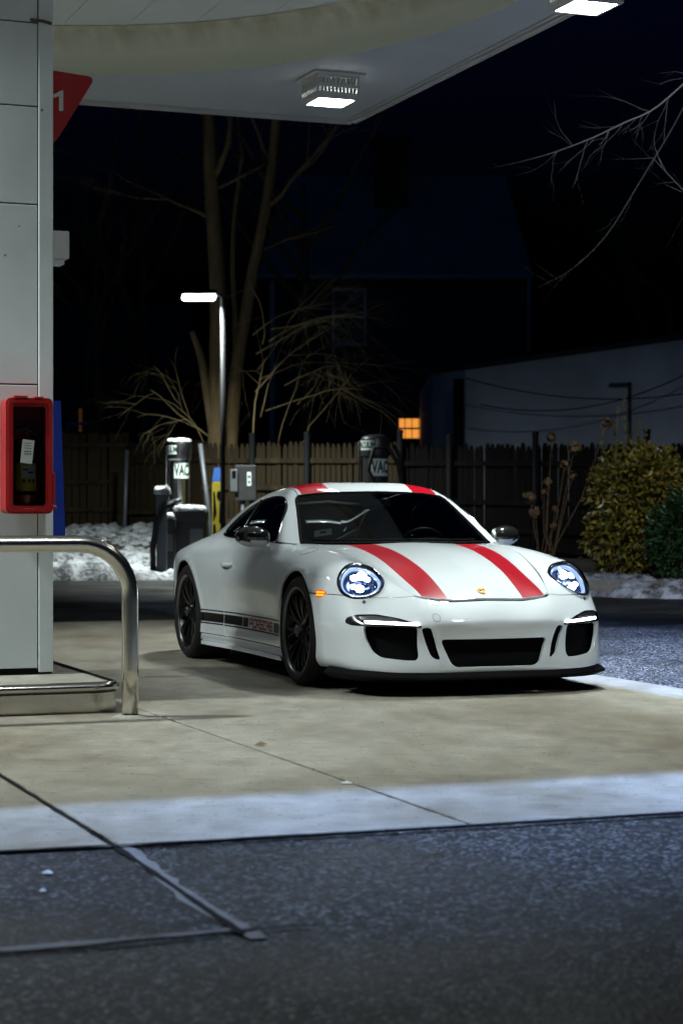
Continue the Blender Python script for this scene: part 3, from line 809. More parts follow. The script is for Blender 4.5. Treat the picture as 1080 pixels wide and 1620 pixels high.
# ---- unseen lamp added farther back on the right to light shrub and wall
tl2 = empty('added_lot_lamp', (3.9, 15.5, 0)); tag(tl2, 'unseen lamp added beyond the right edge to light the shrub', 'lamp post')
MB().tube([(0, 0, 0), (0, 0, 7.0)], .06, 12).build('pole', M_POST, tl2)
MB().lathe([(.2, 0), (.2, .03), (.1, .05), (.08, .2)], 16).build('base_plate', M_POST, tl2)
MB().box((-.25, 0, 7.06), (.62, .30, .10), bevel=.02).build('lamp_head', M_POST, tl2)
MB().box((-.25, 0, 7.0), (.52, .24, .02)).build('lamp_lens', mat('added_lamp_lens', (.9, .95, 1), .3, emit=(.8, .9, 1.0), estr=4.0), tl2)
s2_ = bpy.data.lights.new('added_lot_lamp_light', 'SPOT'); s2_.energy = 3700; s2_.color = (.78, .86, 1.0); s2_.spot_size = R_(58); s2_.spot_blend = .7; s2_.shadow_soft_size = .12
o2_ = bpy.data.objects.new('added_lot_lamp_light', s2_); COL.objects.link(o2_); o2_.parent = tl2; o2_.location = (-.25, 0, 6.97); o2_.rotation_euler = Vector((1.2, 11.8, -7.0)).to_track_quat('-Z', 'Y').to_euler()

# ---- vacuum stations
M_VACST = mat('vacuum_steel', (.60, .58, .55), .22, metal=1.0)
M_VACDK = vary(mat('vacuum_dark', (.016, .0165, .018), .55), 6, .3, .1)
M_LABEL = mat('label_white', (.62, .72, .67), .5)
M_GREEN = mat('lettering_green', (.004, .03, .018), .5)
def snow_cap(name, pts, h, parent, seed=0):
    """a soft pad of snow on a polygon (local x, y, z of the surface)"""
    c = Vector((sum(p[0] for p in pts) / len(pts), sum(p[1] for p in pts) / len(pts), pts[0][2]))
    rings = [(1.04, .0), (1.05, h * .45), (.93, h * .85), (.6, h), (.25, h * 1.05)]
    n = len(pts); vs = []
    for k, z in rings:
        for i, p in enumerate(pts):
            q = c + (Vector(p) - c) * k; nz = 1 + .45 * fbm(q.x * 7 + seed, q.y * 7 + 3)
            vs.append((q.x, q.y, p[2] + z * nz))
    fs = [(r * n + i, r * n + (i + 1) % n, (r + 1) * n + (i + 1) % n, (r + 1) * n + i) for r in range(len(rings) - 1) for i in range(n)] + [tuple(range((len(rings) - 1) * n, len(rings) * n))]
    return link(name, mesh_of(name, vs, fs, M_SNOW, smooth=True), parent)
def circ(r, z, n=24, x=0, y=0): return [(x + r * math.cos(2 * math.pi * k / n), y + r * math.sin(2 * math.pi * k / n), z) for k in range(n)]
def rectp(x0, x1, y0, y1, z, k=5):
    out = []
    for a, b in (((x0, y0), (x1, y0)), ((x1, y0), (x1, y1)), ((x1, y1), (x0, y1)), ((x0, y1), (x0, y0))):
        out += [(a[0] + (b[0] - a[0]) * i / k, a[1] + (b[1] - a[1]) * i / k, z) for i in range(k)]
    return out
def wrap_label(parent, R, z0, z1, a0, a1, m, nm):
    n = 14; vs = []
    for i in range(n + 1):
        a = R_(a0 + (a1 - a0) * i / n)
        vs += [(R * math.sin(a), -R * math.cos(a), z0), (R * math.sin(a), -R * math.cos(a), z1)]
    return link(nm, mesh_of(nm, vs, [(2 * i, 2 * i + 2, 2 * i + 3, 2 * i + 1) for i in range(n)], m, smooth=True), parent)
def wrap_text(parent, txt, R, zc, size, ac, wid, nm):
    o = text_mesh(txt, size, Matrix.Identity(4), M_GREEN, nm, parent, bold=size * .035)
    me = o.data
    xs = [v.co.x for v in me.vertices]; x0, x1 = min(xs), max(xs)
    # enough segments to bend round the drum
    bm = bmesh.new(); bm.from_mesh(me); bmesh.ops.triangulate(bm, faces=bm.faces[:]); bmesh.ops.subdivide_edges(bm, edges=bm.edges[:], cuts=2); bm.to_mesh(me); bm.free()
    for v in me.vertices:
        a = R_(ac) + ((v.co.x - (x0 + x1) / 2) / (x1 - x0) * wid) / R
        v.co = Vector((R * math.sin(a), -R * math.cos(a), zc + v.co.y))
    return o
def vacuum(loc, label, ang, snow, full=True, M_VACST=None):
    M_VACST = M_VACST or globals()['M_VACST']
    root = empty('car_vacuum', loc, R_(ang)); tag(root, label, 'car vacuum', 'coin vacuums by the fence')
    Rv = .215
    body = MB().lathe([(Rv, .95), (Rv, 1.92), (Rv + .002, 1.925)], 40).build('drum', M_VACST, root)
    hd = MB().lathe([(Rv + .002, 1.92), (Rv + .03, 1.925), (Rv + .035, 1.94), (Rv + .035, 2.20), (Rv + .02, 2.235), (.12, 2.27), (.001, 2.28)], 40).build('hood', M_VACST, root)
    MB().box((0, .04, .40), (.44, .40, .80), bevel=.02).build('pedestal', M_VACDK, root)
    MB().lathe([(.20, .78), (.21, .80), (.21, .96)], 32).build('collar', M_VACDK, root)
    wrap_label(hd, Rv + .038, 2.02, 2.17, -100, -8, M_LABEL, 'hood_label')
    wrap_text(hd, 'VACUUM', Rv + .041, 2.095, .145, -52, .40, 'lettering')
    wrap_label(body, Rv + .003, 1.60, 1.875, -26, 62, M_LABEL, 'drum_label')
    wrap_text(body, 'VAC', Rv + .006, 1.735, .27, 18, .325, 'lettering')
    for x in (-.28, -.235):
        MB().tube([(x, .05, .6), (x, .05, 2.15), (x + .1, .05, 2.22)], .016, 8).build('hose_post', M_VACST if x < -.25 else M_VACDK, root)
    if snow:
        snow_cap('snow_cap', circ(Rv + .03, 2.235), .055, root)
    if full:
        MB().tube([(.30, -.10, 2.10), (.40, -.16, 1.9), (.42, -.2, 1.4), (.30, -.24, 1.15), (.05, -.26, 1.3), (-.15, -.26, 1.7), (-.05, -.26, 2.05), (.18, -.24, 2.08), (.36, -.22, 1.8), (.46, -.2, 1.3), (.5, -.18, .8)], .035, 10).build('hose', M_TYRE, root)
    return root
vd = 35.5
v1 = at(284, 800, vd)
VS = .92
vb = vacuum((v1.x, vd, .02), 'steel vacuum station with snow on top left of the lamp post', 0, True, False)
vb.scale = (.86, .86, zt(696, vd) / 2.29)
v2 = at(594, 800, 34.0)
v2o = vacuum((v2.x, 34.0, 0), 'steel vacuum station with looped black hose behind the car roof', 4, False, True, mat('vacuum_shaded', (.05, .05, .055), .4, metal=.6))  # copy of the drum steel, its shadow put into the colour
v2o.scale = (1.0, 1.0, zt(687, 34) / 2.28)
# square housings in front of the first vacuum
def bin_(u0, u1, v0, d, dep, label, snow, name='equipment_box'):
    x0, x1 = X(u0, d), X(u1, d); z1 = zt(v0, d)
    root = empty(name, ((x0 + x1) / 2, d + dep / 2, 0)); tag(root, label, 'box')
    w = x1 - x0
    MB().box((0, 0, z1 / 2), (w, dep, z1), bevel=.015).build('housing', M_VACDK, root)
    MB().box((0, 0, z1 - .11), (w + .03, dep + .03, .16), bevel=.012).build('lid', M_VACDK, root)
    MB().box((w * .2, -dep / 2 - .008, z1 * .55), (w * .4, .01, z1 * .3)).build('plate', mat('plate_grey', (.10, .10, .105), .5), root)
    if snow: snow_cap('snow_cap', rectp(-w / 2, w / 2 * .86, -dep / 2, dep / 2, z1 - .03), .10, root, u0)
    return root
bin_(275, 326, 806, 34.2, .5, 'dark square housing with a slab of snow under the vacuum drum', True)
bin_(251, 276, 818, 34.0, .35, 'lower dark housing with snow at the left of the vacuum', True)
# short snowy post with hose nozzle
sp_ = empty('hose_stand', (X(257, 33.8), 33.7, 0)); tag(sp_, 'short grey hose stand capped with snow beside the vacuum', 'post')
zz = zt(782, 33.7)
MB().box((0, 0, zz / 2), (.17, .17, zz), bevel=.01).build('stand', M_GALV, sp_)
snow_cap('snow_cap', rectp(-.12, .14, -.11, .11, zz), .12, sp_, 4)
MB().tube([(.22, -.12, zz - .14), (.05, -.14, zz - .22), (-.08, -.15, zz - .5), (-.14, -.15, .45), (-.13, -.15, .05)], .05, 10).build('hose', M_TYRE, sp_)
MB().tube([(.18, -.12, zz - .13), (.34, -.12, zz - .10)], .035, 8).build('nozzle', M_GALV, sp_)

# ---- yellow air-hose tower with blue cap, and the electric cabinet
at_ = empty('air_machine', (X(346, 35.0), 35.0, 0)); tag(at_, 'slim yellow and black post with blue cap beside the lamp post', 'post')
zc = zt(740, 35)
M_YEL = vary(mat('air_yellow', (.34, .27, .02), .5), 4, .15, .1)
MB().box((0, 0, (zc - .24) / 2), (.22, .2, zc - .24), bevel=.02).build('body', M_YEL, at_)
MB().add([(-.11, -.1, zc - .24), (.11, -.1, zc - .24), (.11, .1, zc - .24), (-.11, .1, zc - .24), (-.075, -.06, zc), (.075, -.06, zc), (.075, .06, zc), (-.075, .06, zc)], [(3, 2, 1, 0), (4, 5, 6, 7), (0, 1, 5, 4), (1, 2, 6, 5), (2, 3, 7, 6), (3, 0, 4, 7)]).build('cap', mat('air_blue', (.02, .07, .25), .4), at_)
MB().add([(.05 * s_ - .02, -.064 - .0, zc + q) for s_, q in ((-1, -.1), (1, -.1), (1, -.04), (-1, -.04))], [(0, 1, 2, 3)]).build('cap_print', M_LABEL, at_)
def ablob(pts, nm): MB().add([(p[0], -.1025, zc + p[1]) for p in pts], [tuple(range(len(pts)))]).build(nm, M_TRIM, at_)
ablob([(-.02, -.42), (.07, -.40), (.08, -.52), (.02, -.60), (-.03, -.52)], 'print')
ablob([(-.09, -.42), (-.06, -.42), (-.03, -.80), (-.09, -.95)], 'print')
ablob([(.02, -.62), (.04, -.62), (.05, -1.0), (.01, -.95)], 'print')
ablob([(-.09, -1.0), (-.05, -.98), (-.03, -1.35), (-.06, -1.5), (-.10, -1.4)], 'print')
ablob([(.03, -1.05), (.07, -1.0), (.07, -1.35), (.04, -1.45)], 'print')
eb = empty('electric_cabinet', (X(384, 37.5), 37.5, .45)); tag(eb, 'grey electric cabinet on the fence right of the lamp post', 'cabinet')
z0, z1 = zt(792, 37.5) - .45, zt(736, 37.5) - .45
MB().box((.06, 0, (z0 + z1) / 2), (.40, .22, z1 - z0), bevel=.015).build('cabinet_body', M_VACDK, eb)
MB().box((-.155, -.13, z1 - .29), (.14, .16, .42), bevel=.01).build('meter_box', M_GALV, eb)
MB().box((-.155, -.215, z1 - .18), (.07, .006, .14)).build('meter_window', M_GLOSSBLK, eb)
MB().box((.125, -.114, z1 - .26), (.075, .004, .26)).build('sticker', M_LABEL, eb)
MB().box((.125, -.118, z1 - .22), (.045, .002, .05)).box((.125, -.118, z1 - .32), (.035, .002, .05)).build('sticker_print', M_GREEN, eb)
MB().tube([(.0, 0, -.5), (.0, 0, z0 + .02)], .04, 8).build('stand_pipe', M_GALV, eb)

# ---- lamp post, the lit lamp of the back lot
ld = 34.5
lx = X(352.5, ld); lz = zt(466, ld)
lp = empty('lamp_post', (lx, ld, 0)); tag(lp, 'slim dark lamp post with bright flat head by the tree trunks', 'lamp post')
MB().tube([(0, 0, 0), (0, 0, lz - .02)], .042, 14).build('pole', M_POST, lp)
MB().lathe([(.14, 0), (.14, .02), (.07, .03), (.05, .10)], 16).build('base_plate', M_POST, lp)
Rt_ = Matrix.Rotation(R_(14), 3, 'X')
MB().tube([(0, 0, lz - .05), (-.10, -.02, lz + .01)], .03, 8).build('arm', M_POST, lp)
hx = X(315, ld) - lx
MB().box((hx, -.03, lz + .045), (.62, .30, .04), rot=Rt_, bevel=.015).build('lamp_head', M_POST, lp)
M_LAMP = mat('lamp_lens', (.9, .95, 1), .3, emit=(.85, 1.0, .97), estr=15.0)
lens = MB().box((0, 0, -.055), (.58, .27, .11), bevel=.045).mesh('lamp_lens', M_LAMP)
for v in lens.vertices: v.co = Rt_ @ v.co
o = link('lamp_lens', lens, lp); o.location = (hx, -.03, lz + .010)
lb_ = bpy.data.lights.new('lamp_beam', 'AREA'); lb_.shape = 'RECTANGLE'; lb_.size = .5; lb_.size_y = .25; lb_.energy = 470; lb_.spread = R_(150); lb_.color = (.92, 1.0, .93)
lo_ = bpy.data.objects.new('lamp_beam', lb_); COL.objects.link(lo_); lo_.parent = lp; lo_.location = (hx, -.05, lz - .16); lo_.rotation_euler = (R_(8), 0, 0)

# ---- tall lot lamp assumed at the right, unseen: cool light on the open asphalt
ll = bn(7.75, 6.92)
tl = empty('added_lot_lamp', (ll.x, ll.y, 0)); tag(tl, 'assumed tall dark lot lamp, unseen, to the right of the forecourt', 'lamp post')
MB().tube([(0, 0, 0), (0, 0, 9.0)], .07, 12).build('pole', M_POST, tl)
MB().lathe([(.2, 0), (.2, .03), (.1, .05), (.08, .2)], 16).build('base_plate', M_POST, tl)
MB().box((-.25, .0, 9.06), (.62, .30, .10), bevel=.02).build('lamp_head', M_POST, tl)
MB().box((-.25, .0, 9.0), (.52, .24, .02)).build('lamp_lens', mat('added_lot_lens', (.9, .95, 1), .3, emit=(.62, .72, 1.0), estr=4.0), tl)
sd = bpy.data.lights.new('added_lot_lamp_light', 'SPOT'); sd.energy = 16000; sd.color = (.28, .48, 1.0); sd.spot_size = R_(89); sd.spot_blend = .65; sd.shadow_soft_size = .10
so = bpy.data.objects.new('added_lot_lamp_light', sd); COL.objects.link(so); so.parent = tl; so.location = (-.25, 0, 8.97); so.rotation_euler = (BV * -4.4 - AV * 5.0 + Vector((0, 0, -9))).to_track_quat('-Z', 'Y').to_euler()
# ================================================================== snow, kerb, plants, trees, houses
def snow_patch(name, x0, x1, y0, y1, fn, res=.12, label=None):
    nx, ny = int((x1 - x0) / res) + 1, int((y1 - y0) / res) + 1
    vs, fs = [], []
    for j in range(ny):
        for i in range(nx):
            x, y = x0 + i * res, y0 + j * res
            vs.append((x, y, fn(x, y)))
    lim = -.05
    for j in range(ny - 1):
        for i in range(nx - 1):
            q = (j * nx + i, j * nx + i + 1, (j + 1) * nx + i + 1, (j + 1) * nx + i)
            if max(vs[k][2] for k in q) > lim: fs.append(q)
    o = link(name, mesh_of(name, vs, fs, M_SNOW, smooth=True)); o['kind'] = 'stuff'
    tag(o, label, 'snow')
    return o
def sstep(a, b, x):
    t = min(1, max(0, (x - a) / (b - a))); return t * t * (3 - 2 * t)
def snow_left(x, y):
    e = 31.0 + .35 * fbm(x * 1.2, 3.1) + .12 * fbm(x * 5, 1)
    f = sstep(e, e + .6, y) * (1 - sstep(40.5, 42.5, y))
    right = 1 - sstep(-2.35, -1.95, x + .25 * fbm(y * .9, 7))
    lumps = .12 * max(0, fbm(x * 2.3, y * 2.3, 1.7)) + .12 * fbm(x * 5, y * 5, 4) + .06 * fbm(x * 13, y * 13, 2)
    ridge = .26 * math.exp(-((y - 31.9) / .55) ** 2) * (.6 + .7 * fbm(x * 1.1, 5)) * (1 - sstep(-3.6, -3.0, x))
    tracks = -.16 * math.exp(-((y - 33.2 - .2 * math.sin(x)) / .35) ** 2)
    bk = .74 * sstep(36.0, 43.0, y)
    patchy = .24 * fbm(x * .9, y * .9, 9)
    g = sstep(e, e + .6, y) * right
    return -.14 + g * (.185 + lumps + ridge + tracks * (1 - sstep(35, 36, y)) + min(0, patchy) * sstep(36, 37, y)) + bk
snow_patch('snow_bank', -7.6, -1.8, 30.5, 43.0, snow_left, .10, 'trampled snow across the lot at the left below the fence')
# ---- kerb at the right with ploughed snow against it
KY = 25.6
kp0, kp1 = Vector((1.6, 26.8, 0)), Vector((9.5, 23.6, 0))
kd = (kp1 - kp0).normalized(); kn = Vector((-kd.y, kd.x, 0))
kb = empty('stone_kerb', kp0, math.atan2(kd.y, kd.x)); tag(kb, 'low stone kerb with snow on both sides right of the car', 'kerb')
Lk = (kp1 - kp0).length; x_ = 0
while x_ < Lk:
    MB().box((x_ + .74, 0, .06), (1.46, .16, .22), bevel=.015).build('kerb_stone', M_CONC2, kb); x_ += 1.5
link('verge', mesh_of('verge', [kp0 + kn * .08 + Vector((-.6, .24, .10)), kp0 + kn * .08 + Vector((0, 0, .10)), kp1 + kn * .08 + Vector((0, 0, .10)), Vector((16, 36, .28)), Vector((.4, 36.9, .28))], [(0, 1, 2, 3, 4)], M_SOIL))['kind'] = 'structure'
def kdist(x, y): return (Vector((x, y, 0)) - kp0).dot(kn), (Vector((x, y, 0)) - kp0).dot(kd)
def snow_right(x, y):
    d, s = kdist(x, y)
    e = -1.15 + .40 * fbm(x * 1.3, y * 1.3, 3) - .30 * sstep(2.6, 4.2, s)
    f = sstep(e, e + .45, d) * (1 - sstep(-.18, -.05, d)) * sstep(-.3, .4, s)
    pile = .17 * sstep(1.9, 2.9, s) * math.exp(-((d + .55) / .35) ** 2) * (1 - .4 * sstep(4.5, 6, s))
    lum = .13 * fbm(x * 2.1, y * 2.1, 8) + .06 * fbm(x * 9, y * 9, 1)
    return -.14 + .14 * f + f * (lum + pile)
snow_patch('snow_pile', 1.5, 8.5, 22.2, 27.2, snow_right, .07, 'ploughed snow lying against the kerb at the right')
def snow_verge(x, y):
    d, s = kdist(x, y)
    f = sstep(.10, .25, d) * (1 - sstep(2.2, 4.2, d + .9 * fbm(x * .7, y * .7, 5)))
    lum = .12 * max(0, fbm(x * 2.1, y * 2.1, 6)) + .05 * fbm(x * 8, y * 8, 2)
    return -.02 + f * (.12 + lum + .10 * min(0, fbm(x * 1.6, y * 1.6, 4))) + .05 * max(0, d) * f
snow_patch('snow_verge', 1.2, 8.5, 24.2, 31.5, snow_verge, .09, 'snow on the verge under the shrub at the right')

# ---- shrubs
def leaf_mesh(center, n, rx, ry, rz, size, seed, upright=0.0, shellk=.55, flat=False, low=0.0):
    rnd = random.Random(seed)
    vs, fs, mi = [], [], []
    for _ in range(n):
        while True:
            p = Vector((rnd.uniform(-1, 1), rnd.uniform(-1, 1), rnd.uniform(-1, 1)))
            l = p.length
            if shellk * (.8 + .2 * rnd.random()) < l < 1: break
        bump = 1 + .36 * fbm(p.x * 2.2 + seed, p.y * 2.2, p.z * 2.2)
        c = Vector((p.x * rx, p.y * ry, p.z * rz)) * bump + Vector(center)
        if c.z < low: continue
        out = Vector((p.x / rx, p.y / ry, p.z / rz)).normalized()
        d = (out + Vector((rnd.uniform(-.8, .8), rnd.uniform(-.8, .8), rnd.uniform(-.9, .7) + upright))).normalized()
        s = d.cross(Vector((rnd.uniform(-1, 1), rnd.uniform(-1, 1), rnd.uniform(-1, 1)))).normalized()
        L = size * rnd.uniform(.7, 1.3); w = L * .26
        nrm = d.cross(s)
        a = c; b = c + d * L * .45 + s * w + nrm * w * .3; e = c + d * L; f = c + d * L * .45 - s * w + nrm * w * .3; m = c + d * L * .5 - nrm * w * .15
        k = len(vs); vs += [a, b, e, f, m]
        fs += [(k, k + 1, k + 4), (k + 1, k + 2, k + 4), (k + 2, k + 3, k + 4), (k + 3, k, k + 4)]
        q = rnd.random(); t = 0 if q < .55 else (1 if q < .85 else 2); mi += [t] * 4
    return vs, fs, mi
def leafmat(name, c, tr=.25):
    m = mat(name, c, .38, spec=.5); b = m.node_tree.nodes['Principled BSDF']
    return vary(m, 9, .35, .1)
LM = [leafmat('leaf_olive', (.15, .125, .02)), leafmat('leaf_yellow', (.32, .24, .035)), leafmat('leaf_green', (.07, .085, .018))]
LG = [leafmat('leaf_deep', (.018, .055, .014)), leafmat('leaf_mid', (.03, .085, .02)), leafmat('leaf_dark', (.012, .03, .01))]
M_BARK = vary(mat('bark', (.20, .138, .065), .85), 6, .4, .1, .8, 30, .01, stretch=(1, 1, .25))
M_TWIG = mat('twig', (.36, .27, .13), .7)
M_TWIGP = mat('twig_pale', (.026, .023, .020), .6)
def shrub(loc, parts, label, mats, seed, stems=8, h=1.2, sprigs=()):
    root = empty('shrub', loc); tag(root, label, 'shrub')
    V, Fc, Mi = [], [], []
    for q in parts:
        vs, fs, mi = leaf_mesh(*q); k = len(V); V += vs; Fc += [tuple(i + k for i in f) for f in fs]; Mi += mi
    for (x, y, z0, z1, lean) in sprigs:
        rnd = random.Random(int(x * 100) + 7)
        n = int((z1 - z0) / .035)
        for i in range(n):
            t = i / n; c = Vector((x + lean * t, y, z0 + (z1 - z0) * t))
            a = rnd.uniform(0, 6.28); d = Vector((math.cos(a), math.sin(a), rnd.uniform(.2, .9))).normalized(); s = d.orthogonal().normalized()
            L = .09 * (1.1 - .5 * t); w = L * .28; k = len(V)
            V += [c, c + d * L * .5 + s * w, c + d * L, c + d * L * .5 - s * w]; Fc.append((k, k + 1, k + 2, k + 3)); Mi.append(2 if rnd.random() < .7 else 0)
    f = link('foliage', mesh_of('foliage', V, Fc, mats, Mi, smooth=False), root); f['kind'] = 'stuff'
    mb = MB(); rnd = random.Random(seed)
    for i in range(stems):
        a = rnd.uniform(0, 6.28); r = rnd.uniform(.1, .5)
        mb.tube([(0.05 * math.cos(a), .05 * math.sin(a), 0), (r * .5 * math.cos(a), r * .5 * math.sin(a), h * .5), (r * math.cos(a), r * math.sin(a), h)], [.022, .014, .007], 6)
    for (x, y, z0, z1, lean) in sprigs: mb.tube([(x, y, z0 - .3), (x + lean * .5, y, (z0 + z1) / 2), (x + lean, y, z1)], [.008, .006, .003], 5)
    mb.build('stems', M_BARK, root)
    return root
sx = X(1008, 27.6)
shrub((sx, 27.8, .12), [((.05, 0, .98), 5200, .66, .60, .86, .105, 3, -.35, .62, False, .08), ((-.10, .1, .55), 2200, .58, .5, .55, .10, 5, -.3, .6, False, .06), ((.35, 0, 1.35), 1300, .55, .5, .45, .10, 8, -.2, .5), ((-.30, 0, 1.25), 900, .36, .36, .45, .10, 12, -.2, .5)],
      'tall rounded shrub with yellow olive leaves right of the car', LM, 3, 9, 1.3,
      sprigs=[(-.30, -.1, 1.6, 2.45, .04), (-.12, 0, 1.6, 2.55, -.05), (-.42, 0, 1.5, 2.2, -.06), (-.02, .1, 1.6, 2.25, .08), (.3, 0, 1.6, 2.05, .03), (.12, 0, 1.7, 2.15, .02)])
shrub((X(1072, 26.9), 26.9, .12), [((.1, 0, .62), 3600, .52, .48, .60, .075, 21, -.1, .6, False, .03)], 'low deep green shrub in front of the taller yellow one', LG, 21, 7, .7)
# withered hydrangea against the fence
hy = empty('dried_flowers', (X(858, 29.5), 29.5, .15)); tag(hy, 'withered brown flower heads standing against the dark fence', 'plant')
M_DRY = vary(mat('dry_petals', (.20, .12, .05), .8), 12, .4, .05)
hb = MB(); rnd = random.Random(9)
for (u, v, r) in ((838, 786, .11), (866, 763, .08), (846, 812, .10), (874, 832, .07), (860, 778, .06), (908, 708, .12), (872, 690, .09), (893, 735, .08), (960, 668, .10), (905, 752, .07), (878, 805, .06)):
    c = at(u, v, 29.5) - hy.location
    hb.tube([(rnd.uniform(-.2, .3), 0, 0), (c.x * .6, 0, c.z * .5), c], [.008, .006, .004], 5)
    for k in range(26):
        d = Vector((rnd.gauss(0, 1), rnd.gauss(0, 1), rnd.gauss(0, 1))).normalized(); p = c + d * r * rnd.uniform(.5, 1)
        s = d.orthogonal().normalized() * r * .4; t = d.cross(s)
        hb.add([p + s, p + t, p - s, p - t], [(0, 1, 2, 3)])
hb.build('flower_heads', M_DRY, hy)

# ---- bare trees
def branch(mb, p, d, L, r, depth, rnd, droop=0.0, spread=.6, kids=(2, 3), minr=.004, up=.15):
    pts = [p]; rad = [r]; n = 6
    q = p.copy(); dd = d.copy()
    for i in range(n):
        dd = (dd + Vector((rnd.gauss(0, .13), rnd.gauss(0, .13), rnd.gauss(0, .10) + up * .12 - droop * .14 * (i / n)))).normalized()
        q = q + dd * (L / n); pts.append(q.copy()); rad.append(r * (1 - .55 * (i + 1) / n))
    mb.tube(pts, rad, 8 if r > .06 else (5 if r > .015 else 4))
    if depth <= 0 or r < minr: return
    for k in range(rnd.randint(*kids)):
        t = rnd.uniform(.35, 1.0); i = min(n - 1, int(t * n)); base = pts[i].lerp(pts[i + 1], t * n - i if t * n - i <= 1 else 1)
        ax = dd.cross(Vector((rnd.gauss(0, 1), rnd.gauss(0, 1), rnd.gauss(0, 1)))).normalized()
        nd = (Matrix.Rotation(rnd.uniform(.35, 1.0) * spread, 3, ax) @ dd).normalized()
        branch(mb, base, nd, L * rnd.uniform(.55, .8), rad[i] * rnd.uniform(.45, .7), depth - 1, rnd, droop, spread, kids, minr, up)
def limb(mb, pix, d, radii, n=10):
    P = [at(u, v, d) for u, v in pix]
    out, rr = [], []
    for i in range(len(P) - 1):
        a, b, c, e = P[max(i - 1, 0)], P[i], P[i + 1], P[min(i + 2, len(P) - 1)]
        for k in range(5):
            t = k / 5; out.append(.5 * (2 * b + (c - a) * t + (2 * a - 5 * b + 4 * c - e) * t * t + (3 * b - a - 3 * c + e) * t ** 3)); rr.append(radii[i] + (radii[i + 1] - radii[i]) * t)
    out.append(P[-1]); rr.append(radii[-1])
    mb.tube(out, rr, n)
    return out
td = 40.5
def tree(name_label, limbs, d, seed, extra, depth=3):
    p0 = at(*limbs[0][0][0], d)
    root = empty('bare_tree', (p0.x, d, .3)); tag(root, name_label, 'tree')
    off = root.location
    tr = MB(); cr = MB(); rnd = random.Random(seed)
    for pix, radii in limbs:
        limb(tr, pix, d, radii)
    for (u, v, du, dv, L, r) in extra:
        dr = Vector((du, rnd.uniform(-.3, .3), dv)).normalized()
        branch(cr, at(u, v, d), dr, L, r, depth, rnd)
    for m in (tr, cr): m.v = [tuple(Vector(v) - off) for v in m.v]
    tr.build('trunk', M_BARK, root)
    if cr.v: cr.build('crown', M_BARK, root)
    return root
tree('thick bare trunk behind the lamp post with a broken stub', [([(346, 830), (343, 690), (345, 560), (345, 470), (340, 380), (334, 290), (330, 150), (328, -40)], [.20, .185, .18, .17, .16, .15, .13, .11]),
     ([(338, 690), (326, 610), (318, 565), (304, 524)], [.10, .09, .08, .055])], td, 5,
     [(334, 290, .5, .8, 2.6, .08), (331, 180, -.6, .8, 2.4, .07), (338, 350, -.7, .6, 2.2, .05), (330, 100, .4, .9, 2.5, .07), (300, 60, -.5, .7, 2, .05), (340, 300, .9, .4, 1.8, .04)])
tree('thinner leaning bare trunk right of the lamp post', [([(362, 830), (366, 690), (376, 570), (390, 490), (402, 420), (420, 330), (436, 200), (446, -40)], [.16, .14, .135, .13, .12, .11, .10, .085]),
     ([(370, 640), (372, 520), (368, 420), (372, 330), (384, 240)], [.06, .055, .05, .045, .04])], td + .4, 8,
     [(420, 330, .7, .6, 2.4, .06), (430, 260, -.4, .9, 2.2, .05), (440, 150, .7, .7, 2.4, .06), (405, 400, .8, .3, 2.0, .04), (384, 250, -.3, .9, 2, .04)])
# arching brambles lit by the lamp
def bramble(label, spots, d, seed, material):
    p0 = at(spots[0][0], 790, d)
    root = empty('bramble', (p0.x, d, .4)); tag(root, label, 'bush')
    rnd = random.Random(seed); mb = MB()
    for (u, v, du, dv, L, r, dep) in spots:
        branch(mb, at(u, v, d + rnd.uniform(-.5, .5)), Vector((du, rnd.uniform(-.25, .25), dv)).normalized(), L, r, dep, rnd, droop=1.7, spread=1.1, kids=(2, 4), minr=.0025, up=.1)
    mb.v = [tuple(Vector(v) - root.location) for v in mb.v]
    mb.build('canes', material, root)
bramble('tangle of arching bare canes right of the tree trunks', [(400, 700, .2, 1, 2.4, .018, 3), (405, 560, .8, .5, 2.2, .021, 3), (410, 600, .9, .3, 2.2, .017, 3), (400, 530, .7, .8, 1.9, .018, 3), (430, 520, 1, .3, 1.6, .014, 3), (420, 650, .9, .6, 2.0, .014, 3), (440, 700, .3, 1, 2.3, .012, 2), (480, 700, .2, 1, 2.2, .011, 2), (415, 545, .3, 1, 1.3, .02, 3), (408, 585, .7, .7, 2.4, .018, 4), (425, 540, .8, .6, 2.0, .016, 4), (404, 620, .6, .8, 2.2, .016, 4), (450, 610, .8, .5, 1.6, .012, 3), (412, 660, .5, .9, 2.0, .014, 3), (470, 640, .7, .6, 1.5, .010, 3)], 39.6, 31, M_TWIG)
bramble('sprawling bare canes left of the tree trunks', [(330, 690, -.7, .7, 1.5, .013, 3), (318, 680, -.9, .3, 1.4, .011, 3), (300, 660, -.5, .9, 1.3, .009, 3), (285, 640, -.9, .6, 1.0, .009, 2), (322, 700, -.3, 1, 1.2, .009, 2)], 39.8, 47, M_TWIG)
